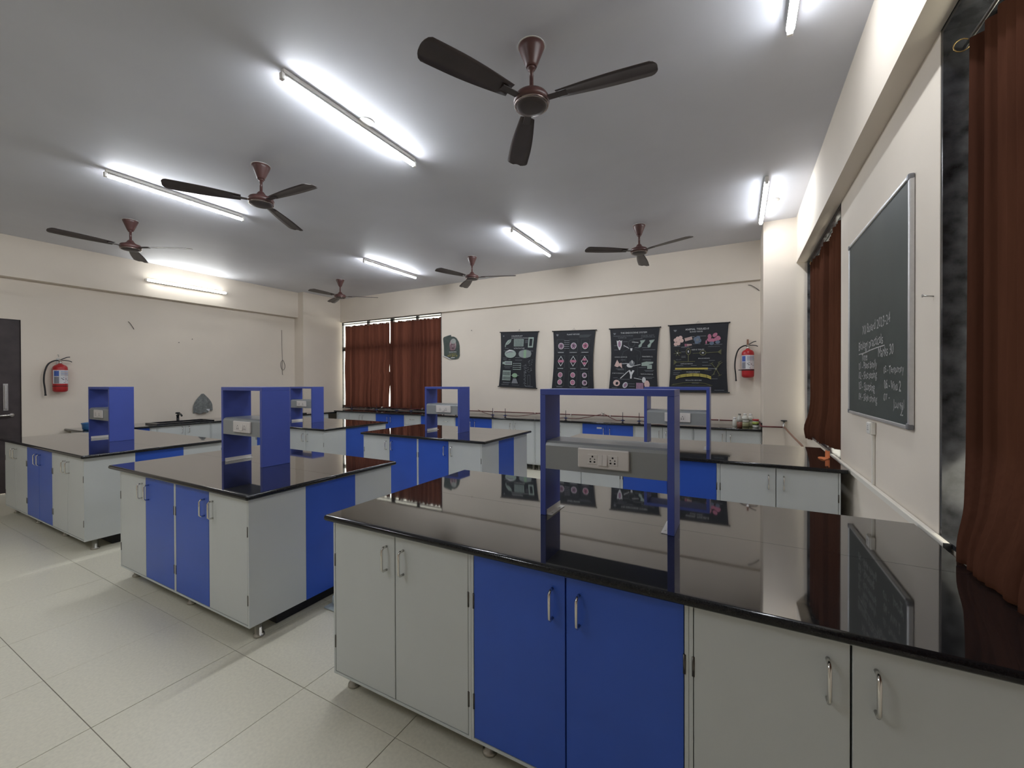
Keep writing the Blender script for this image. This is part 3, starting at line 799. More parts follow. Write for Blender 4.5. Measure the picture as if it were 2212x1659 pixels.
# ------------------------------------------------------------------ chalkboard
def chalkboard():
    y0, y1, z0, z1 = 2.658, 3.905, 1.290, 2.520
    xf = XR - .024
    r = thing('chalkboard', 'green chalkboard with an aluminium frame and chalk notes', 'chalkboard', (XR - .001, (y0 + y1) / 2, z0))
    L = r.location
    bm = B(); box(bm, xf + .006 - L[0], -.0005, y0 + .015 - L[1], y1 - .015 - L[1], .015, z1 - z0 - .015); obj('writing_surface', bm, BOARD, r)
    fw = .020
    for (a, b, c, d) in ((y0, y0 + fw, z0 + .02, z1 - .02), (y1 - fw, y1, z0 + .02, z1 - .02), (y0 + .02, y1 - .02, z0, z0 + fw), (y0 + .02, y1 - .02, z1 - fw, z1)):
        bm = B(); box(bm, xf - L[0], -.0005, a - L[1], b - L[1], c - L[2], d - L[2], bevel=.005, seg=2); obj('frame_rail', bm, ALU, r)
    for yy in (y0 + .016, y1 - .016):
        for zz in (z0 + .016, z1 - .016):
            bm = B(); box(bm, xf - .003 - L[0], -.0004, yy - .016 - L[1], yy + .016 - L[1], zz - .016 - L[2], zz + .016 - L[2], bevel=.006, seg=2); obj('corner_cap', bm, mat('grey_plastic', (.18, .18, .19), .4, noise=.05), r)
    xs_ = xf + .0052 - L[0]
    def put(body, u, v, w, tilt=0.0, hs=1.0):
        hs *= .86  # u from far edge (0..1) to near, v from top
        bm = B()
        vs, ps = text_polys(body)
        W_, H_ = y1 - y0, z1 - z0
        V = []
        for (tx, ty) in vs:
            du = tx * w; dv = -ty * w * hs
            jit = .004 * math.sin(tx * 40 + v * 50)
            yy = y1 - (u + du) * W_; zz = z1 - (v + jit + dv * W_ / H_ - tilt * du) * H_
            V.append(bm.verts.new((xs_, yy - L[1], zz - L[2])))
        for p in ps:
            try: bm.faces.new([V[i] for i in p])
            except ValueError: pass
        obj('chalk_line', bm, CHALK, r, recalc=False)
    put('XII Board 2023-24', .302, .560, .46, .02, 1.25)
    put('Biology practicals', .229, .640, .43, .02, 1.25)
    put('Marks 30', .587, .695, .22, .02, 1.25)
    put('Time', .288, .700, .11, 0, 1.2)
    put('01 - Plant family', .230, .745, .335, .01, 1.2)
    put('02 - Slot testing', .231, .797, .335, .01, 1.2)
    put('03 - Spotting', .231, .853, .30, -.02, 1.2)
    put('04 - Slide timing', .231, .910, .34, -.01, 1.2)
    put('05 - Temporary', .672, .772, .26, 0, 1.3)
    put('06 - Viva 2', .679, .842, .22, -.04, 1.3)
    put('07 -', .672, .898, .085, .05, 1.0)
    put('Journal', .806, .925, .13, .03, 1.3)
    put('2', .890, .952, .035, 0, 1.0)
    # underline
    seg = [(.229, .660), (.36, .657), (.45, .650), (.56, .645), (.684, .642)]
    bm = B()
    for (a, b), (c, d) in zip(seg, seg[1:]):
        bm.faces.new([bm.verts.new((xs_, y1 - uu * (y1 - y0) - L[1], z1 - vv * (z1 - z0) - L[2])) for uu, vv in ((a, b), (c, d), (c, d + .005), (a, b + .005))])
    obj('chalk_underline', bm, CHALK, r, recalc=False)
chalkboard()

# socket, conduit and trunking under the board
r = thing('wall_socket', 'white socket outlet under the chalkboard with a conduit drop', 'socket', (XR - .001, 3.330, 0.90))
bm = B(); box(bm, -.026, -.0003, -.040, .040, .295, .372, bevel=.004, seg=2); obj('back_box', bm, PVC, r)
bm = B(); box(bm, -.031, -.0265, -.034, .034, .300, .367, bevel=.002); 
obj('socket_plate', bm, WHITEP, r)
bm = B(); socket_holes(bm, 0, .335, 0, 1.0)
for v in bm.verts: v.co = Vector((-.0315, -v.co.x, v.co.z))
obj('pin_holes', bm, BLACKP, r, recalc=False)
bm = B(); box(bm, -.015, -.0003, -.024, -.008, -.012, .2945, bevel=.002); obj('conduit', bm, PVC, r)
bm = B(); box(bm, .714, XR - .0045, 2.262, 4.55, .852, .886, bevel=.003)
o = single('cable_trunking', bm, PVC, 'cream cable trunking running along the wall under the chalkboard', 'trunking')
bm = B(); box(bm, .715, XR - .006, 2.248, 2.2615, .853, .885); single('trunking_end_cap', bm, BLACKP, 'black open end of the cable trunking by the near curtain', 'end cap')
bm = B(); tube(bm, [(XR, 2.447, 1.892), (XR - .035, 2.447, 1.897)], .003, 8); lathe(bm, [(.007, XR - .038), (.007, XR - .035)], 10, (0, 2.447, 1.897), axis='x')
single('nail', bm, STEEL, 'single nail in the wall between chalkboard and near curtain', 'nail')

# ------------------------------------------------------------------ wall charts
PCOL = {'w': mat('print_white', (.66, .67, .68), .7, noise=.02), 'g': mat('print_grey', (.20, .21, .23), .7, noise=.02), 'd': mat('print_dark_grey', (.075, .085, .09), .7, noise=.02),
        'n': mat('print_mint', (.33, .41, .37), .7, noise=.06, nscale=30), 'e': mat('print_green', (.27, .42, .27), .7, noise=.06, nscale=30), 'p': mat('print_pink', (.48, .17, .26), .7, noise=.15, nscale=40),
        'l': mat('print_lilac', (.34, .20, .29), .7, noise=.15, nscale=40), 'k': mat('print_skin', (.70, .50, .46), .7, noise=.1, nscale=40), 'y': mat('print_yellow', (.50, .42, .09), .7, noise=.1, nscale=30), 'o': mat('print_olive', (.15, .15, .07), .7, noise=.1, nscale=30),
        'b': mat('print_blue_grey', (.13, .17, .24), .7, noise=.1, nscale=30), 'x': CHART}
PKEYS = list(PCOL)
class Chart:
    def __init__(self, label, cx, zt, w, h, rot, seed, pinch=.03, flare=.012):
        self.w, self.h, self.pinch, self.flare = w, h, pinch, flare
        self.sd = seed
        self.r = thing('wall_chart', label, 'poster', (cx, YB - .002, zt), 0, 'black scroll charts on the back wall')
        self.r.rotation_euler = (0, rot, 0)
        bm = B()
        sheet(bm, lambda u, v: self.S(u, v), 22, 26)
        sheet(bm, lambda u, v: Vector(self.S(1 - u, v)) + Vector((0, .0016, 0)), 22, 26)
        obj('cloth', bm, CHART, self.r, recalc=False)
        for z, y in ((.0, -.016), (-h, self.S(.5, 1)[1])):
            bm = B(); lathe(bm, [(.006, -w / 2 - .022), (.010, -w / 2 - .020), (.010, -w / 2 - .006), (.0075, -w / 2 - .005), (.0075, w / 2 + .005), (.010, w / 2 + .006), (.010, w / 2 + .020), (.006, w / 2 + .022)], 10, (0, y, z), axis='x'); obj('rod', bm, BLACKP, self.r)
        bm = B(); tube(bm, [(-.03, -.016, .008), (0, -.008, .045), (.03, -.016, .008)], .0022, 6); lathe(bm, [(.003, -.02), (.003, .0)], 8, (0, 0, .046), axis='y'); obj('hanger', bm, STEEL, self.r)
        self.bm = B(); self.lay = 0
    def S(self, u, v, lift=0.0):
        ins = self.pinch * math.sin(PI * min(1, v * 1.05)) ** 0.8 if v < .95 else self.pinch * math.sin(PI * .9975) ** .8
        ins = self.pinch * max(0.0, math.sin(PI * v))
        x = (u - .5) * (self.w - 2 * ins)
        y = -.016 - .005 * math.sin(PI * v) - .008 * v - lift
        return (x, min(y, -.004 - lift), -self.h * v)
    def poly(self, pts, c):
        self.lay += 1
        lift = .0014 + .00015 * self.lay
        vs = [self.bm.verts.new(self.S(u, v, lift)) for u, v in pts]
        try:
            f = self.bm.faces.new(vs); f.material_index = PKEYS.index(c)
            f.normal_update()
            if f.normal.y > 0: f.normal_flip()
        except ValueError: pass
    def rect(self, u0, v0, u1, v1, c):
        self.poly([(u0, v0), (u1, v0), (u1, v1), (u0, v1)], c)
    def line(self, u0, v0, u1, v1, t, c):
        a = self.w / self.h
        dx, dy = (u1 - u0), (v1 - v0) / a
        L = math.hypot(dx, dy) or 1
        nx, ny = -dy / L * t / 2, dx / L * t / 2 * a
        self.poly([(u0 + nx, v0 + ny), (u1 + nx, v1 + ny), (u1 - nx, v1 - ny), (u0 - nx, v0 - ny)], c)
    def ell(self, u, v, ru, rv, c, n=18, rot=0.0):
        a = self.w / self.h
        pts = []
        for k in range(n):
            t = 2 * PI * k / n; x, y = ru * math.cos(t), rv * math.sin(t) / a
            pts.append((u + x * math.cos(rot) - y * math.sin(rot), v + (x * math.sin(rot) + y * math.cos(rot)) * a))
        self.poly(pts, c)
    def disc(self, u, v, r, c, n=16): self.ell(u, v, r, r * self.w / self.h, c, n)
    def frame(self, u0, v0, u1, v1, t, c):
        self.line(u0, v0, u1, v0, t, c); self.line(u1, v0, u1, v1, t, c); self.line(u1, v1, u0, v1, t, c); self.line(u0, v1, u0, v0, t, c)
    def poly_line(self, pts, t, c):
        for (a, b), (d, e) in zip(pts, pts[1:]): self.line(a, b, d, e, t, c)
    def text(self, body, u, v, w, c='w', center=True, hs=1.0):
        vs, ps = text_polys(body)
        lift = .0014 + .00015 * self.lay
        a = self.w / self.h
        u0 = u - w / 2 if center else u
        V = [self.bm.verts.new(self.S(u0 + x * w, v - y * w * a * hs, lift)) for x, y in vs]
        for p in ps:
            try:
                f = self.bm.faces.new([V[i] for i in p]); f.material_index = PKEYS.index(c)
            except ValueError: pass
    def notes(self, spots, c='g'):
        rnd = random.Random(self.sd)
        lay0 = self.lay
        for u, v, w in spots: self.lay = 4; self.rect(u, v, u + w, v + .006, c)
        self.lay = lay0
    def part(self, name):
        if len(self.bm.faces): self.flush(name)
    def done(self): self.part('drawing')
    def flush(self, name):
        for f in self.bm.faces:
            f.normal_update()
            if f.normal.y > 0: f.normal_flip()
        o = obj(name, self.bm, [PCOL[k] for k in PKEYS], self.r, recalc=False)
        if name == 'small_print': o['kind'] = 'stuff'
        self.bm = B()

c = Chart('black chart of pale green chloroplast drawings', -3.640, 2.466, .80, 1.050, .042, 1)
c.text('CHLOROPLAST', .45, .085, .30); c.text('THE PHOTOSYNTHETIC ORGANELLE', .53, .118, .48); c.part('printed_text')
c.poly([(.06, .06), (.10, .06), (.095, .08), (.08, .09), (.07, .08)], 'g'); c.part('drawing')
c.poly([(.11, .26), (.14, .20), (.20, .15), (.30, .125), (.28, .18), (.22, .22), (.15, .24), (.13, .28)], 'n'); c.line(.12, .26, .29, .13, .008, 'd'); c.part('drawing')
c.rect(.37, .13, .64, .26, 'n'); c.part('drawing')
c.part('drawing')
for i in range(5):
    for j in range(8): c.disc(.395 + j * .031, .150 + i * .023, .011, 'd')
c.rect(.77, .10, .91, .28, 'n'); c.rect(.80, .125, .88, .255, 'x'); c.part('drawing')
c.text('ULTRASTRUCTURE', .53, .305, .30); c.part('printed_text')
c.ell(.28, .395, .165, .075, 'n'); c.ell(.25, .375, .10, .045, 'g'); c.ell(.29, .41, .13, .042, 'n'); c.poly([(.13, .38), (.25, .32), (.40, .35), (.26, .345)], 'w'); c.part('drawing')
c.ell(.70, .395, .185, .078, 'g'); c.part('drawing')
c.part('drawing')
for i in range(5): c.line(.54, .355 + i * .02, .86, .345 + i * .024, .012, 'n')
c.rect(.665, .325, .735, .465, 'e'); c.part('drawing')
c.rect(.12, .53, .34, .60, 'n'); c.rect(.06, .545, .13, .585, 'n'); c.rect(.14, .545, .32, .585, 'g'); c.part('drawing')
c.part('drawing')
for i in range(4): c.line(.37, .57 + i * .035, .60, .57 + i * .035, .014, 'n'); 
c.part('drawing')
for i in range(3): c.poly_line([(.36, .585 + i * .035), (.40, .57 + i * .035), (.56, .57 + i * .035), (.62, .60 + i * .035)], .006, 'g')
rn = random.Random(5)
c.part('drawing')
for i in range(22):
    u, v = .64 + rn.random() * .26, .50 + rn.random() * .24; du, dv = rn.choice([(.04, .0), (.02, .028), (-.02, .028)]); c.line(u, v, u + du, v + dv, .007, 'g')
c.part('drawing')
for i in range(18): c.line(.70 + .02 * math.sin(i * 2), .60 + i * .021, .74 + .03 * math.cos(i * 3), .61 + i * .021, .009, 'g')
c.rect(.09, .70, .32, .88, 'n'); c.part('drawing')
c.part('drawing')
for i in range(6):
    c.rect(.105 + i * .036, .72, .122 + i * .036, .79, 'x'); c.rect(.105 + i * .036, .81, .122 + i * .036, .87, 'x')
c.ell(.44, .785, .075, .040, 'e'); c.line(.33, .785, .56, .785, .008, 'n'); c.part('drawing')
c.poly([(.36, .93), (.40, .84), (.48, .84), (.54, .93)], 'g'); c.frame(.80, .77, .86, .96, .005, 'g'); c.part('drawing')
c.part('drawing'); c.notes([(.12, .293, .10), (.08, .34, .10), (.80, .34, .12), (.07, .50, .10), (.23, .50, .06), (.42, .505, .2), (.10, .625, .24), (.13, .65, .15), (.10, .91, .22), (.10, .925, .18), (.07, .955, .20), (.36, .955, .2), (.72, .97, .2), (.68, .15, .08), (.68, .17, .08), (.68, .19, .08), (.06, .47, .12), (.42, .46, .15)]); c.part('small_print')
c.done()

c = Chart('black chart of pink mitosis stages in nine boxes', -2.548, 2.424, .785, 1.040, .030, 2, pinch=.028)
c.text('PLANT MITOSIS', .49, .075, .30); c.poly([(.07, .055), (.13, .055), (.12, .08), (.10, .09), (.08, .08)], 'g'); c.part('printed_text')
c.part('drawing')
for i in range(4): c.rect(.64, .075 + i * .012, .92 - i * .02, .083 + i * .012, 'd')
c.part('drawing')
for j, u in enumerate((.19, .51, .80)):
    c.frame(u - .10, .15, u + .10, .35, .006, 'd'); c.disc(u, .26, .073, 'w'); c.disc(u, .26, .063, 'l' if j < 2 else 'p')
    for k in range(5):
        a = k * 1.3 + j; c.line(u, .26, u + .05 * math.cos(a), .26 + .04 * math.sin(a), .012, 'x')
    c.rect(u - .07, .365, u + .07, .378, 'g')
    c.frame(u - .10, .425, u + .10, .63, .006, 'd')
    c.poly([(u, .43), (u + .085, .52), (u, .61), (u - .085, .52)], 'w'); c.poly([(u, .445), (u + .070, .52), (u, .595), (u - .070, .52)], 'x')
    if j < 2: c.ell(u, .52, .085, .022, 'p')
    else: c.ell(u, .49, .055, .020, 'p'); c.ell(u, .555, .045, .022, 'p')
    c.rect(u - .07, .642, u + .07, .653, 'g')
    c.frame(u - .10, .69, u + .10, .945, .006, 'd')
    for v in (.755, .880):
        c.disc(u, v, .060, 'w'); c.disc(u, v, .050, 'p' if j < 2 else 'l'); c.disc(u + .01, v, .022, 'x' if j == 2 else 'l')
    if j == 0: c.rect(u - .04, .80, u + .04, .835, 'd')
    c.rect(u - .07, .955, u + .07, .965, 'g')
c.part('drawing')
for i in range(5): c.rect(.275, .165 + i * .033, .405, .175 + i * .033, 'g')
c.text('INTERPHASE', .19, .378, .15); c.text('EARLY PROPHASE', .51, .378, .19); c.text('LATE PROPHASE', .80, .378, .18); c.part('printed_text')
c.text('METAPHASE', .19, .654, .14); c.text('ANAPHASE', .51, .654, .13); c.text('LATE ANAPHASE', .80, .654, .18); c.part('printed_text')
c.done()

c = Chart('black chart of the endocrine system around an outlined body', -1.501, 2.402, .800, 1.040, .024, 3)
c.text('THE ENDOCRINE SYSTEM', .49, .085, .54); c.poly([(.06, .07), (.12, .07), (.11, .09), (.09, .10), (.07, .09)], 'g'); c.part('printed_text')
c.text('THYROID & PARATHYROID', .27, .13, .42, 'g'); c.text('GLANDS (4)', .25, .158, .18, 'g'); c.text('PITUITARY GLAND', .78, .128, .26, 'g'); c.text('(HYPOPHYSIS) (1)', .79, .155, .28, 'g'); c.part('printed_text')
c.ell(.45, .245, .075, .060, 'd'); c.ell(.45, .245, .066, .052, 'x'); c.poly([(.425, .32), (.475, .32), (.465, .36), (.435, .36)], 'w'); c.part('drawing')
c.poly_line([(.40, .33), (.28, .37), (.24, .45), (.26, .55)], .007, 'd'); c.poly_line([(.50, .33), (.64, .37), (.66, .45), (.62, .52)], .007, 'd'); c.poly_line([(.34, .42), (.33, .75)], .006, 'd'); c.poly_line([(.58, .42), (.60, .75)], .006, 'd'); c.part('drawing')
c.poly([(.13, .19), (.16, .20), (.19, .185), (.22, .20), (.25, .19), (.24, .27), (.20, .345), (.18, .345), (.14, .27)], 'w'); c.ell(.19, .25, .03, .05, 'l'); c.part('drawing')
c.line(.28, .27, .40, .32, .012, 'w'); c.line(.46, .22, .60, .23, .010, 'w'); c.part('drawing')
c.poly([(.63, .20), (.74, .19), (.72, .22), (.68, .25), (.66, .30), (.61, .31), (.60, .28), (.65, .24)], 'n'); c.poly([(.82, .20), (.93, .19), (.91, .22), (.87, .25), (.85, .31), (.80, .31), (.79, .28), (.84, .24)], 'n'); c.part('drawing')
c.text('ADRENAL GLANDS (2)', .22, .465, .28, 'w'); c.text('PANCREAS (1)', .80, .462, .22, 'w'); c.part('printed_text')
c.poly([(.14, .50), (.19, .56), (.24, .55), (.26, .64), (.20, .60), (.15, .62), (.08, .60)], 'k'); c.line(.25, .565, .38, .56, .012, 'w'); c.part('drawing')
c.ell(.43, .59, .075, .035, 'w'); c.ell(.47, .56, .06, .045, 'g'); c.line(.50, .60, .66, .575, .010, 'w'); c.line(.47, .51, .48, .56, .02, 'w'); c.part('drawing')
c.poly([(.68, .55), (.78, .53), (.93, .535), (.92, .56), (.84, .575), (.80, .60), (.68, .60)], 'n'); c.rect(.80, .58, .90, .645, 'n'); c.part('drawing')
c.poly([(.40, .67), (.43, .665), (.46, .70), (.49, .665), (.53, .675), (.48, .74), (.475, .80), (.44, .80), (.44, .74)], 'w'); c.line(.40, .68, .23, .80, .016, 'w'); c.line(.52, .79, .68, .81, .012, 'w'); c.part('drawing')
c.text('OVARY IN FEMALE (2)', .17, .725, .26, 'w'); c.text('TESTIS IN MALE (2)', .79, .735, .26, 'w'); c.part('printed_text')
c.ell(.155, .875, .075, .050, 'k', rot=.4); c.ell(.165, .88, .03, .025, 'x', rot=.4); c.ell(.34, .905, .05, .050, 'w', rot=.5); c.ell(.345, .905, .03, .035, 'l', rot=.5); c.part('drawing')
c.rect(.57, .865, .72, .965, 'l'); c.ell(.73, .82, .04, .045, 'w'); c.ell(.79, .885, .055, .060, 'k'); c.part('drawing')
c.part('drawing'); c.notes([(.07, .27, .08), (.07, .34, .08), (.27, .29, .1), (.27, .21, .1), (.48, .17, .2), (.52, .31, .1), (.68, .31, .14), (.70, .345, .26), (.12, .645, .18), (.16, .66, .14), (.22, .50, .1), (.70, .50, .18), (.62, .62, .16), (.74, .665, .2), (.76, .68, .16), (.62, .77, .32), (.70, .79, .2), (.07, .79, .1), (.18, .81, .25), (.40, .88, .14), (.42, .92, .12), (.06, .95, .12), (.32, .985, .14), (.06, .985, .2)]); c.part('small_print')
c.done()

c = Chart('black chart of blood cells and yellow nerve drawings, largest of the charts', -.538, 2.402, .835, 1.045, .008, 4, pinch=.024)
c.text('ANIMAL TISSUES-II', .48, .085, .40); c.text('BLOOD TISSUES', .47, .118, .22); c.poly([(.07, .07), (.13, .07), (.12, .09), (.10, .10), (.08, .09)], 'g'); c.part('printed_text')
c.part('drawing')
for u, v in ((.14, .20), (.19, .19), (.10, .225), (.21, .235), (.16, .245), (.10, .285), (.15, .275)): c.disc(u, v, .036, 'k')
c.part('drawing')
for i in range(6): c.line(.27 + i * .022, .20 - i * .004, .285 + i * .022, .245 - i * .004, .017, 'k'); c.line(.27 + i * .022, .285 + i * .001, .275 + i * .022, .325 - i * .003, .016, 'p' if i < 2 else 'k')
c.part('drawing')
for u, v in ((.46, .22), (.50, .205), (.52, .245), (.48, .26)): c.disc(u, v, .040, 'b')
c.disc(.49, .23, .026, 'g'); c.ell(.645, .27, .012, .030, 'p'); c.part('drawing')
c.part('drawing')
for u, v, a in ((.70, .19, 1.4), (.79, .17, -.7), (.75, .245, .2), (.85, .215, .8), (.82, .235, .5), (.70, .24, .3)): c.ell(u, v, .045, .026, 'p', rot=a)
c.part('drawing')
for u, v in ((.74, .29), (.84, .275)): c.ell(u, v, .04, .026, 'b')
c.text('NERVE TISSUES', .50, .385, .22); c.text('MAMMALIAN BLOOD', .30, .345, .2, 'g'); c.text('AMPHIBIAN BLOOD', .78, .342, .2, 'g'); c.part('printed_text')
c.ell(.33, .40, .045, .052, 'o'); c.ell(.33, .40, .034, .040, 'x'); c.ell(.33, .40, .011, .018, 'w'); c.line(.33, .44, .33, .545, .012, 'o'); c.line(.10, .555, .45, .548, .010, 'o'); c.part('drawing')
c.ell(.59, .425, .06, .038, 'o'); c.ell(.59, .425, .046, .027, 'x'); c.ell(.59, .425, .020, .010, 'w'); c.line(.41, .43, .53, .427, .008, 'o'); c.line(.65, .425, .85, .418, .010, 'o'); c.part('drawing')
c.part('drawing')
for a in range(7):
    c.line(.13, .42, .13 + .07 * math.cos(a), .42 + .05 * math.sin(a), .008, 'o'); c.line(.85, .418, .91, .38 + a * .012, .007, 'o'); c.line(.12, .555, .06, .52 + a * .012, .007, 'o')
c.disc(.13, .42, .012, 'w'); c.text('STELLATE', .15, .525, .10, 'g'); c.text('UNIPOLAR NEURON', .30, .588, .22, 'w'); c.text('BIPOLAR NEURON', .61, .512, .20, 'w'); c.part('drawing')
c.rect(.09, .642, .68, .668, 'y'); c.line(.68, .655, .82, .66, .012, 'g'); c.disc(.82, .66, .016, 'w'); c.part('drawing')
c.part('drawing')
for (a, b) in ((.88, .56), (.74, .58), (.77, .745), (.88, .755), (.90, .58)): c.line(.82, .66, a, b, .010, 'o'); c.line(a, b, a + .03, b - .012, .008, 'o'); c.line(a, b, a - .03, b + .008, .008, 'o')
c.text('MULTIPOLAR NEURON', .42, .710, .24, 'w'); c.text('STRUCTURE', .42, .730, .16, 'g'); c.part('printed_text')
arc = [(.11, .79), (.19, .765), (.30, .75), (.42, .745), (.54, .748), (.66, .765), (.74, .79)]
c.part('drawing')
for (a, b), (d, e) in zip(arc, arc[1:]): c.poly([(a, b - .02), (d - .006, e - .02), (d - .006, e + .022), (a, b + .022)], 'y'); c.line(a, b, d - .006, e, .008, 'o')
c.text('MEDULLATED NERVE FIBRE', .43, .832, .28, 'w'); c.part('printed_text')
c.poly_line([(.06, .89), (.25, .865), (.45, .855), (.62, .87), (.72, .895)], .008, 'o'); c.poly_line([(.04, .90), (.75, .90)], .006, 'o'); c.part('drawing')
c.part('drawing'); c.notes([(.06, .315, .12), (.20, .325, .14), (.36, .18, .08), (.50, .175, .14), (.41, .285, .13), (.62, .30, .08), (.78, .305, .14), (.20, .40, .07), (.20, .465, .08), (.20, .485, .08), (.10, .605, .14), (.38, .605, .1), (.58, .605, .16), (.58, .56, .1), (.70, .535, .1), (.06, .675, .15), (.62, .675, .12), (.06, .71, .12), (.06, .735, .1), (.74, .80, .1), (.40, .865, .12), (.08, .965, .12), (.78, .965, .16)]); c.part('small_print')
c.done()

# torn portrait poster
r = thing('portrait_poster', 'small torn green poster of an elderly face with curled corners', 'poster', (-5.22, YB - .001, 2.02))
bm = B()
out = [(-.225, .415), (-.20, .445), (-.09, .470), (-.02, .480), (-.015, .448), (.06, .440), (.12, .405), (.175, .33), (.195, .24), (.20, .04), (.17, -.01), (.10, -.03), (.0, -.028), (-.06, .0), (-.19, .050), (-.20, .06), (-.205, .25)]
PY = lambda x, z: -.004 - .03 * max(0, abs(x) - .08)
ff = [bm.verts.new((x, -.010, z)) for x, z in out]
fb = [bm.verts.new((v.co.x, v.co.y + .001, v.co.z)) for v in ff]
bm.faces.new(ff); bm.faces.new(list(reversed(fb)))
for k in range(len(ff)): bm.faces.new((ff[k], fb[k], fb[(k + 1) % len(ff)], ff[(k + 1) % len(ff)]))
obj('sheet', bm, mat('poster_green', (.055, .075, .068), .5, noise=.2, nscale=9), r)
bm = B(); tube(bm, [(-.215, -.022, .052), (-.10, -.020, .008), (-.03, -.016, -.028)], [.008, .011, .009], 8); obj('curled_corner', bm, PAPER, r)
bm = B(); lay = [0]
def pp(pts, mi):
    lay[0] += 1
    f = bm.faces.new([bm.verts.new((x, -.0125 - .0002 * lay[0], z)) for x, z in pts]); f.material_index = mi
def pe(x, z, a, b, mi, n=18): pp([(x + a * math.cos(2 * PI * k / n), z + b * math.sin(2 * PI * k / n)) for k in range(n)], mi)
pe(.03, .27, .085, .125, 1); pe(.02, .22, .070, .085, 2); pe(.045, .345, .065, .055, 3); pe(.01, .285, .018, .007, 0); pe(.065, .285, .018, .007, 0); pe(.03, .20, .028, .008, 0); pp([(.03, .28), (.045, .235), (.02, .232)], 3)
pp([(-.07, .12), (-.03, .155), (.10, .155), (.15, .12)], 0)
def pt(body, x, z, w, mi):
    vs, ps = text_polys(body); lay[0] += 1
    V = [bm.verts.new((x - w / 2 + a * w, -.0125 - .0002 * lay[0], z + b * w)) for a, b in vs]
    for q in ps: bm.faces.new([V[i] for i in q]).material_index = mi
pt('SOMETIMES', .03, .112, .19, 4); pt('It is hard just', .03, .072, .18, 5); pt("don't give up", .02, .034, .25, 5); pp([(-.02, -.002), (.08, -.002), (.08, .012), (-.02, .012)], 4)
obj('print', bm, [BLACKP, mat('print_face', (.33, .24, .25), .6, noise=.3, nscale=20), mat('print_face_dark', (.20, .12, .14), .6, noise=.3, nscale=20), mat('print_hair', (.34, .36, .34), .6, noise=.2, nscale=30), PCOL['w'], PCOL['y']], r, recalc=False)

# ------------------------------------------------------------------ fire extinguishers
def extinguisher(label, loc, rz, strap):
    """local frame: wall behind at +y, front towards -y"""
    r = thing('fire_extinguisher', label, 'fire extinguisher', loc, rz, 'red wall-hung fire extinguishers')
    yc = -.088
    bm = B(); lathe(bm, [(.030, 0), (.060, .004), (.078, .022), (.080, .05), (.080, .345), (.076, .372), (.058, .395), (.030, .408), (.022, .420)], 28, (0, yc, 0)); obj('cylinder', bm, RED, r)
    bm = B(); lathe(bm, [(.022, .4195), (.022, .435), (.016, .44), (.016, .462)], 16, (0, yc, 0)); box(bm, -.018, .018, yc - .014, yc + .014, .4605, .478, bevel=.003); obj('valve', bm, CHROME, r)
    bm = B(); tube(bm, smooth_path([(-.01, yc, .468), (.03, yc, .492), (.07, yc, .515), (.105, yc, .522)], 4), .006, 8); obj('lever', bm, BLACKP, r)
    bm = B(); tube(bm, smooth_path([(.012, yc, .470), (.06, yc, .468), (.10, yc, .462), (.125, yc, .448)], 4), .006, 8); obj('carry_handle', bm, BLACKP, r)
    bm = B(); tube(bm, smooth_path([(-.016, yc, .466), (-.06, yc, .460), (-.12, yc, .41), (-.155, yc, .30), (-.165, yc, .17), (-.155, yc, .05), (-.150, yc, -.035)], 6), .0095, 10); tube(bm, [(-.150, yc, -.03), (-.149, yc, -.048)], .012, 10); obj('hose', bm, BLACKP, r)
    def wrap(a0, a1, z0, z1, m_, rr=.0806, name='label', parent=r):
        bm = B(); n = 10; p = [[], []]
        for k in range(n + 1):
            a = (a0 + (a1 - a0) * k / n) * PI / 180
            for q, z in enumerate((z0, z1)): p[q].append(bm.verts.new((rr * math.sin(a), yc - rr * math.cos(a), z)))
        for k in range(n): bm.faces.new((p[0][k], p[0][k + 1], p[1][k + 1], p[1][k])).smooth = True
        return obj(name, bm, m_, parent, recalc=False)
    lb = wrap(-78, 80, .125, .325, PAPER, name='label')
    wrap(-62, -22, .235, .312, LABELBLUE, .0811, 'label_panel', lb); wrap(-62, -22, .13, .225, INK, .0811, 'label_panel', lb)
    for k in range(4): wrap(-10, 70, .300 - k * .017, .306 - k * .017, INK if k % 2 else LABELBLUE, .0812, 'printed_line', lb)
    rn = random.Random(3)
    for k in range(9):
        a = rn.uniform(-10, 55); z = rn.uniform(.135, .215); wrap(a, a + rn.uniform(6, 16), z, z + .008, INK, .0812, 'printed_line', lb)
    bm = B(); box(bm, -.02, .02, -.007, -.001, .05, .50); obj('bracket', bm, STEEL, r)
    if strap:
        bm = B(); lathe(bm, [(.0815, .105), (.0815, .120)], 24, (0, yc, 0)); box(bm, -.12, -.07, yc - .006, yc + .006, .107, .118); obj('strap', bm, BLACKP, r)
        bm = B(); box(bm, -.012, .012, -.03, -.001, .47, .56); obj('hook_plate', bm, COPPER, r)
    else:
        bm = B(); lathe(bm, [(.0812, .085), (.0812, .094)], 24, (0, yc, 0)); obj('strap', bm, BLACKP, r)
        bm = B(); tube(bm, [(0, -.001, .555), (0, -.03, .555), (0, -.035, .52)], .004, 6); obj('hook', bm, STEEL, r)
    return r
extinguisher('red fire extinguisher beside the blood cell chart', (.125, YB - .001, 1.572), 0, True)
extinguisher('red fire extinguisher beside the brown door', (XW + .001, 2.205, 1.392), PI / 2, False)

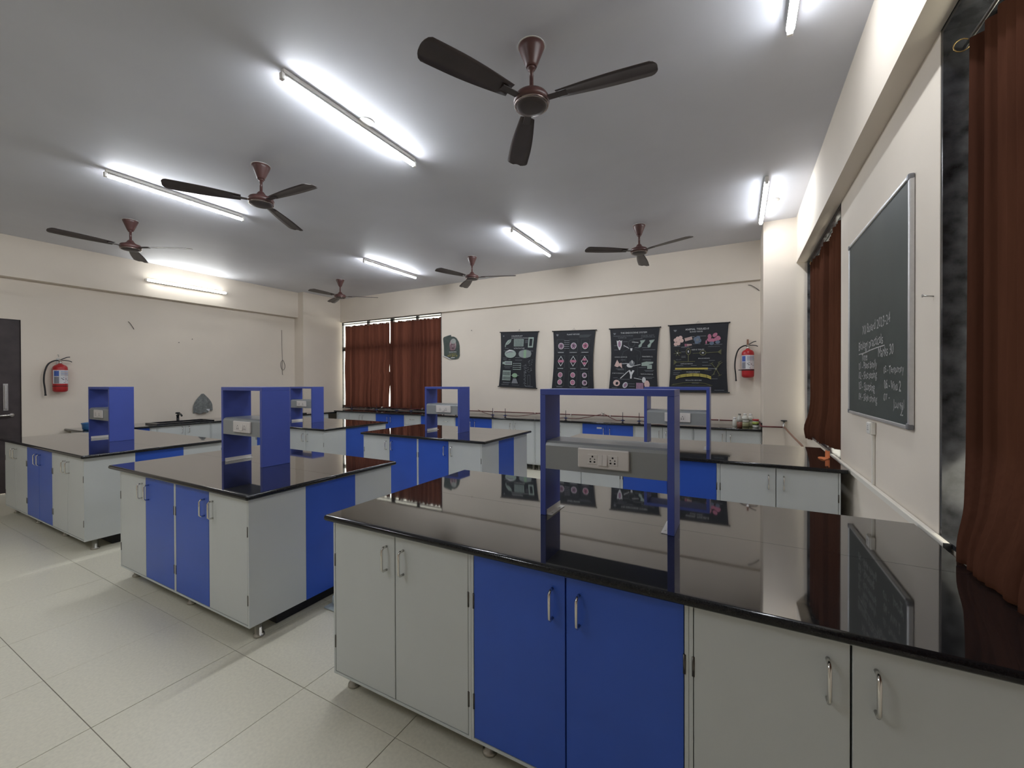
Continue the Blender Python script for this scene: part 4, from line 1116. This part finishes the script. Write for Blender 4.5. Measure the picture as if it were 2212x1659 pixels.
# ------------------------------------------------------------------ gas line, taps and hoses on the back counter
r = thing('gas_pipe', 'dark red gas pipe running low along the chart wall', 'pipe', (-4.0, 6.95, .94), 0)
bm = B(); tube(bm, [(-8.45 + 4, 0.02, 0), (.245 + 4, .02, 0), (.262 + 4, -.03, .002), (.262 + 4, -.70, .004), (.275 + 4, -.765, .005), (.50 + 4, -.765, .006)], .0085, 8); obj('pipe', bm, REDHOSE, r)
for x in (-7.2, -6.0, -5.0, -4.2, -3.3, -2.6, -1.9, -1.0, -.25):
    bm = B(); box(bm, x + 4 - .006, x + 4 + .006, .008, .048, -.012, .018); obj('clip', bm, WHITEP, r)
r = thing('gas_valve', 'gas valve with black wheel on the pillar', 'valve', (.505, 6.16, .93))
bm = B(); lathe(bm, [(.014, -.012), (.016, 0), (.014, .03), (.009, .034), (.008, .075)], 12, (0, .025, .016)); obj('body', bm, STEEL, r)
bm = B(); lathe(bm, [(.012, 0), (.030, .004), (.038, .012), (.030, .016), (.008, .018)], 16, (0, .025, .088)); obj('hand_wheel', bm, BLACKP, r)
bm = B(); tube(bm, smooth_path([(.0, .01, .018), (.006, -.08, .014), (.03, -.6, -.02), (.057, -1.14, -.052), (.06, -1.18, -.10), (.06, -1.18, -.3)], 4), .010, 8); obj('outlet_pipe', bm, COPPER, r)
def make_tap():
    r = thing('gas_tap', 'tap', 'tap', (0, 0, 0), 0, 'bench gas taps with blue handles')
    bm = B(); lathe(bm, [(.020, 0), (.020, .006), (.010, .012), (.009, .03), (.013, .034), (.013, .05), (.007, .054), (.005, .060), (.0045, .150), (.0035, .165)], 12); obj('column', bm, mat('dark_tap_metal', (.05, .035, .04), .4, .5, noise=.1), r)
    bm = B()
    for a in (0.3, 0.3 + PI / 2):
        tube(bm, [(-.032 * math.cos(a), -.032 * math.sin(a), .038), (.032 * math.cos(a), .032 * math.sin(a), .038)], [.007, .007], 8)
    lathe(bm, [(.016, .026), (.018, .036), (.012, .048)], 12)
    obj('cross_handle', bm, TAPBLUE, r)
    return r
tap0 = make_tap()
taps = [(-3.937, 'blue-handled gas tap just beside the rear middle rack'), (-3.673, 'blue-handled gas tap, second beside the rear middle rack'), (-2.517, 'blue-handled gas tap seen through the nearest rack, by its upright'), (-1.575, 'blue-handled gas tap seen inside the nearest rack, one of two close together'), (-1.325, 'blue-handled gas tap touching the far rack upright'),
        (-7.784, 'gas tap under the far end of the curtained window'), (-6.997, 'gas tap under the gap of the two back curtains'), (-6.40, 'gas tap under the right-hand back curtain'), (-6.0, 'gas tap nearest the rear middle rack under the curtain'), (-5.15, 'gas tap behind the rear middle rack box'), (-4.85, 'second gas tap behind the rear middle rack box')]
for k, (x, lab) in enumerate(taps):
    t_ = tap0 if k == 0 else copy_tree(tap0)
    t_.location = (x, 6.50 if x > -4.5 else 6.62, BT + .0006); t_.rotation_euler = (0, 0, k * .5); t_['label'] = lab
def hose(label, pts):
    bm = B(); tube(bm, smooth_path(pts, 8), .0055, 6)
    single('gas_hose', bm, REDHOSE, label, 'hose', 'thin red gas hoses')
hose('red hose drooping towards the first tap beside the rear middle rack', [(-4.55, 6.955, .965), (-4.3, 6.8, .925), (-4.05, 6.62, .915), (-3.95, 6.515, .920)])
hose('red hose from second tap to the first knot on the pipe', [(-3.66, 6.515, .918), (-3.50, 6.62, .905), (-3.32, 6.80, .925), (-3.18, 6.92, .950), (-3.125, 6.945, .968)])
hose('red hose from the first knot to the tap inside the nearest rack', [(-3.085, 6.945, .970), (-3.03, 6.925, .957), (-2.88, 6.80, .925), (-2.70, 6.62, .905), (-2.53, 6.515, .920)])
hose('red hose from that tap to the second knot on the pipe', [(-2.50, 6.515, .918), (-2.36, 6.62, .905), (-2.22, 6.80, .925), (-2.10, 6.92, .952), (-2.045, 6.945, .968)])
hose('red hose from the second knot to the close pair of taps', [(-2.005, 6.945, .970), (-1.95, 6.925, .955), (-1.84, 6.80, .922), (-1.70, 6.62, .905), (-1.59, 6.515, .918)])
hose('red hose leaving the last tap behind the far rack', [(-1.31, 6.515, .918), (-1.2, 6.62, .905), (-1.05, 6.80, .915), (-.9, 6.94, .955)])
hose('red hose lying under the left back curtain', [(-7.77, 6.635, .920), (-7.5, 6.72, .915), (-7.2, 6.66, .905), (-7.01, 6.635, .918)])
hose('red hose lying under the right back curtain', [(-6.39, 6.635, .918), (-6.28, 6.75, .92), (-6.12, 6.90, .94), (-5.9, 6.945, .955)])
for x, lab in ((-3.10, 'black cable tie knot above the gap between third tap pair'), (-2.02, 'black cable tie knot seen inside the nearest rack')):
    bm = B()
    tube(bm, [(x + .018 * math.cos(a) * .3, 6.955, .952 + .026 * math.sin(a)) if False else (x, 6.958 + .020 * math.cos(a), .955 + .024 * math.sin(a)) for a in [2 * PI * k / 12 for k in range(12)]], .003, 6, closed=True)
    tube(bm, [(x, 6.94, .975), (x - .02, 6.93, 1.0)], .002, 6); tube(bm, [(x + .01, 6.94, .972), (x + .035, 6.93, .99)], .002, 6)
    single('cable_tie', bm, BLACKP, lab, 'cable tie')

# ------------------------------------------------------------------ bottles at the end of the counter
LIQ = {'a': mat('brown_liquid', (.20, .075, .05), .25, noise=.1), 'c': mat('clear_plastic', (.50, .49, .44), .25, noise=.05), 'w': mat('milky_plastic', (.66, .65, .58), .3, noise=.03), 'v': mat('pale_green_liquid', (.36, .36, .20), .3, noise=.05), 'gl': mat('green_label', (.40, .48, .10), .5, noise=.1), 'rl': mat('red_lid', (.50, .03, .04), .35, noise=.05)}
def bottle(name, label, cat, x, y, parts):
    r = thing(name, label, cat, (x, y, BT + .0006), 0, 'containers on the counter end')
    for nm, prof, m_ in parts:
        bm = B(); lathe(bm, [(r_ * .92, z_ * .76) for r_, z_ in prof], 20); obj(nm, bm, LIQ.get(m_, m_), r)
bottle('bottle', 'clear bottle of red-brown liquid, front of the counter group', 'bottle', .020, 6.60, [('liquid', [(.030, .0), (.037, .004), (.038, .105)], 'a'), ('glass', [(.038, .1055), (.038, .15), (.030, .185), (.016, .21), (.016, .228)], 'c'), ('cap', [(.019, .2285), (.019, .250)], mat('grey_cap', (.22, .2, .17), .5, noise=.05))])
bottle('bottle', 'milky white bottle with pale green content beside the brown bottle', 'bottle', .088, 6.72, [('body', [(.045, 0), (.05, .006), (.05, .085)], 'v'), ('wrap', [(.0505, .0855), (.0505, .12)], 'w'), ('shoulder', [(.05, .1205), (.046, .17), (.026, .205), (.018, .215)], 'w'), ('cap', [(.021, .2155), (.021, .245)], WHITEP)])
bottle('bottle', 'second milky bottle, between white bottle and red-lidded jar', 'bottle', .160, 6.80, [('body', [(.042, 0), (.046, .006), (.046, .10)], 'v'), ('shoulder', [(.046, .1005), (.044, .165), (.024, .20), (.018, .21)], 'w'), ('cap', [(.021, .2105), (.021, .238)], WHITEP)])
bottle('jar', 'jar with red lid and green label next to the pillar', 'jar', .215, 6.66, [('body', [(.036, 0), (.042, .005), (.042, .045)], 'w'), ('stripe', [(.0423, .0455), (.0423, .058)], BLACKP), ('label', [(.0423, .0585), (.0423, .105)], 'gl'), ('neck', [(.042, .1055), (.040, .125)], 'w'), ('lid', [(.044, .1255), (.044, .150), (.042, .153)], 'rl')])
bottle('bottle', 'small white bottle half hidden behind the brown one', 'bottle', -.040, 6.74, [('body', [(.028, 0), (.032, .005), (.032, .11), (.020, .135)], 'w'), ('cap', [(.021, .1355), (.021, .165)], WHITEP)])

# ------------------------------------------------------------------ sinks, tap, tub, towel, cord on the left
def sink(label, y0, y1):
    x0, x1 = -8.56, -8.155
    r = thing('sink', label, 'sink', ((x0 + x1) / 2, (y0 + y1) / 2, BTL + .0006), 0, 'black drop-in sinks')
    w, d = (x1 - x0) / 2, (y1 - y0) / 2
    bm = B()
    o_ = [(-w, -d), (w, -d), (w, d), (-w, d)]; i_ = [(-w + .05, -d + .05), (w - .03, -d + .05), (w - .03, d - .05), (-w + .05, d - .05)]
    lv = [[bm.verts.new((x, y, z)) for x, y in q] for q, z in ((o_, 0), (o_, .022), (i_, .026), (i_, .004))]
    for a, b in zip(lv, lv[1:]):
        for k in range(4): bm.faces.new((a[k], a[(k + 1) % 4], b[(k + 1) % 4], b[k]))
    bm.faces.new(lv[3])
    obj('basin', bm, SINK, r)
    bm = B(); lathe(bm, [(.025, .0045), (.022, .008)], 14); obj('drain', bm, STEEL, r)
    return r
sink('black sink below the black tap', 3.12, 3.95)
sink('black sink hidden mostly behind the door island rack', 2.56, 2.84)
sink('black sink seen through the smallest rack', 5.20, 5.75)
r = thing('faucet', 'black pillar tap behind the sink on the towel wall', 'tap', (-8.66, 3.615, BTL + .0006))
bm = B(); lathe(bm, [(.032, 0), (.032, .010), (.021, .015), (.020, .095), (.025, .10), (.025, .118)], 14); obj('body', bm, SINK, r)
bm = B(); tube(bm, smooth_path([(0, 0, .085), (.04, .0, .125), (.10, 0, .130), (.14, 0, .10)], 5), 0.015, 10); obj('spout', bm, SINK, r)
bm = B(); lathe(bm, [(.010, .1185), (.010, .130), (.034, .134), (.034, .158), (.012, .163)], 12); obj('knob', bm, SINK, r)
r = thing('plastic_tub', 'blue plastic tub at the door end of the sink counter', 'tub', (-8.33, 2.41, BTL + .0006))
bm = B(); lathe(bm, [(.085, 0), (.098, .008), (.104, .075), (.108, .085), (.098, .085), (.090, .012), (.004, .010)], 28); obj('body', bm, TUB, r)
bm = B(); lathe(bm, [(.104, .0853), (.112, .087), (.112, .098), (.07, .106), (.004, .108)], 28); obj('lid', bm, TUB, r)

r = thing('towel', 'grey towel hanging from a nail above the sink', 'towel', (XW + .002, 4.095, .955))
bm = B()
def PW(u, v):
    half = .045 + .105 * sstep(-.25, .7, v) + .012 * v - .045 * (1 - v) ** 4
    y = (u - .5) * 2 * half
    z = .360 - .36 * v + .09 * max(0, (u - .45)) * v + .012 * math.sin(u * 17) * v
    x = .012 + .048 * math.sin(PI * u) * (.35 + v) + .014 * math.sin(u * 19 + 2 * v) * v
    return (x, y, z)
sheet(bm, PW, 36, 24); sheet(bm, lambda u, v: Vector(PW(1 - u, v)) - Vector((.006, 0, 0)), 36, 24)
obj('cloth', bm, TOWEL, r, recalc=False)
bm = B(); tube(bm, [(.0, 0, .355), (.035, 0, .365)], .004, 6); obj('nail', bm, STEEL, r)
bm = B(); box(bm, .072, .076, .035, .085, .035, .075); obj('care_tag', bm, PAPER, r)

bm = B()
tube(bm, smooth_path([(XW + .006, 5.650, 2.68), (XW + .008, 5.652, 2.35), (XW + .010, 5.662, 2.05), (XW + .012, 5.668, 2.0)], 5), .004, 6)
tube(bm, smooth_path([(XW + .012, 5.668, 2.02), (XW + .012, 5.630, 1.97), (XW + .012, 5.622, 1.88), (XW + .012, 5.660, 1.80), (XW + .012, 5.71, 1.83), (XW + .012, 5.715, 1.92), (XW + .012, 5.675, 2.01), (XW + .012, 5.655, 1.90), (XW + .012, 5.660, 1.72), (XW + .012, 5.670, 1.69)], 6), .004, 6)
single('looped_cord', bm, WIRE, 'thin cord with a knotted loop hanging on the wall beside the pillar', 'cord')
bm = B(); tube(bm, smooth_path([(XW, 3.02, 2.54), (XW + .015, 3.04, 2.51), (XW + .02, 3.075, 2.445), (XW + .01, 3.09, 2.42)], 4), .005, 6); single('wire_stub', bm, WIRE, 'short wire stub sticking out above the sink wall', 'wire', 'short wire stubs on the walls')
bm = B(); tube(bm, smooth_path([(.13, YB, 2.93), (.17, YB - .015, 2.915), (.23, YB - .02, 2.87), (.27, YB - .008, 2.83)], 4), .005, 6); single('wire_stub', bm, WIRE, 'short wire stub below the beam by the pillar', 'wire', 'short wire stubs on the walls')
for (x, y, z, lab) in ((XW, 3.93, 2.33, 'small nail high on the wall right of the wire stub'), (XW, 3.72, 2.25, 'small nail lower on the wall right of the wire stub')):
    bm = B(); lathe(bm, [(.003, x), (.003, x + .02), (.008, x + .021), (.008, x + .024)], 8, (0, y, z), axis='x'); single('nail', bm, WIRE, lab, 'nail')
bm = B(); lathe(bm, [(.003, YB), (.003, YB - .02), (.009, YB - .021), (.009, YB - .024)], 8, (-4.72, 0, 2.56), axis='y'); single('nail', bm, WIRE, 'small nail on the wall between portrait poster and first chart', 'nail')

# pale plastic tray on the floor beside the island
r = thing('floor_tray', 'pale blue-grey plastic tray on the floor between the front islands', 'tray', (-2.30, 2.05, .0006))
bm = B(); box(bm, -.16, .20, -.20, .20, .0, .012, bevel=.004); obj('rim', bm, GREYTRAY, r)
bm = B(); box(bm, -.13, .17, -.17, .17, .0125, .085, bevel=.025, seg=3); obj('body', bm, GREYTRAY, r)
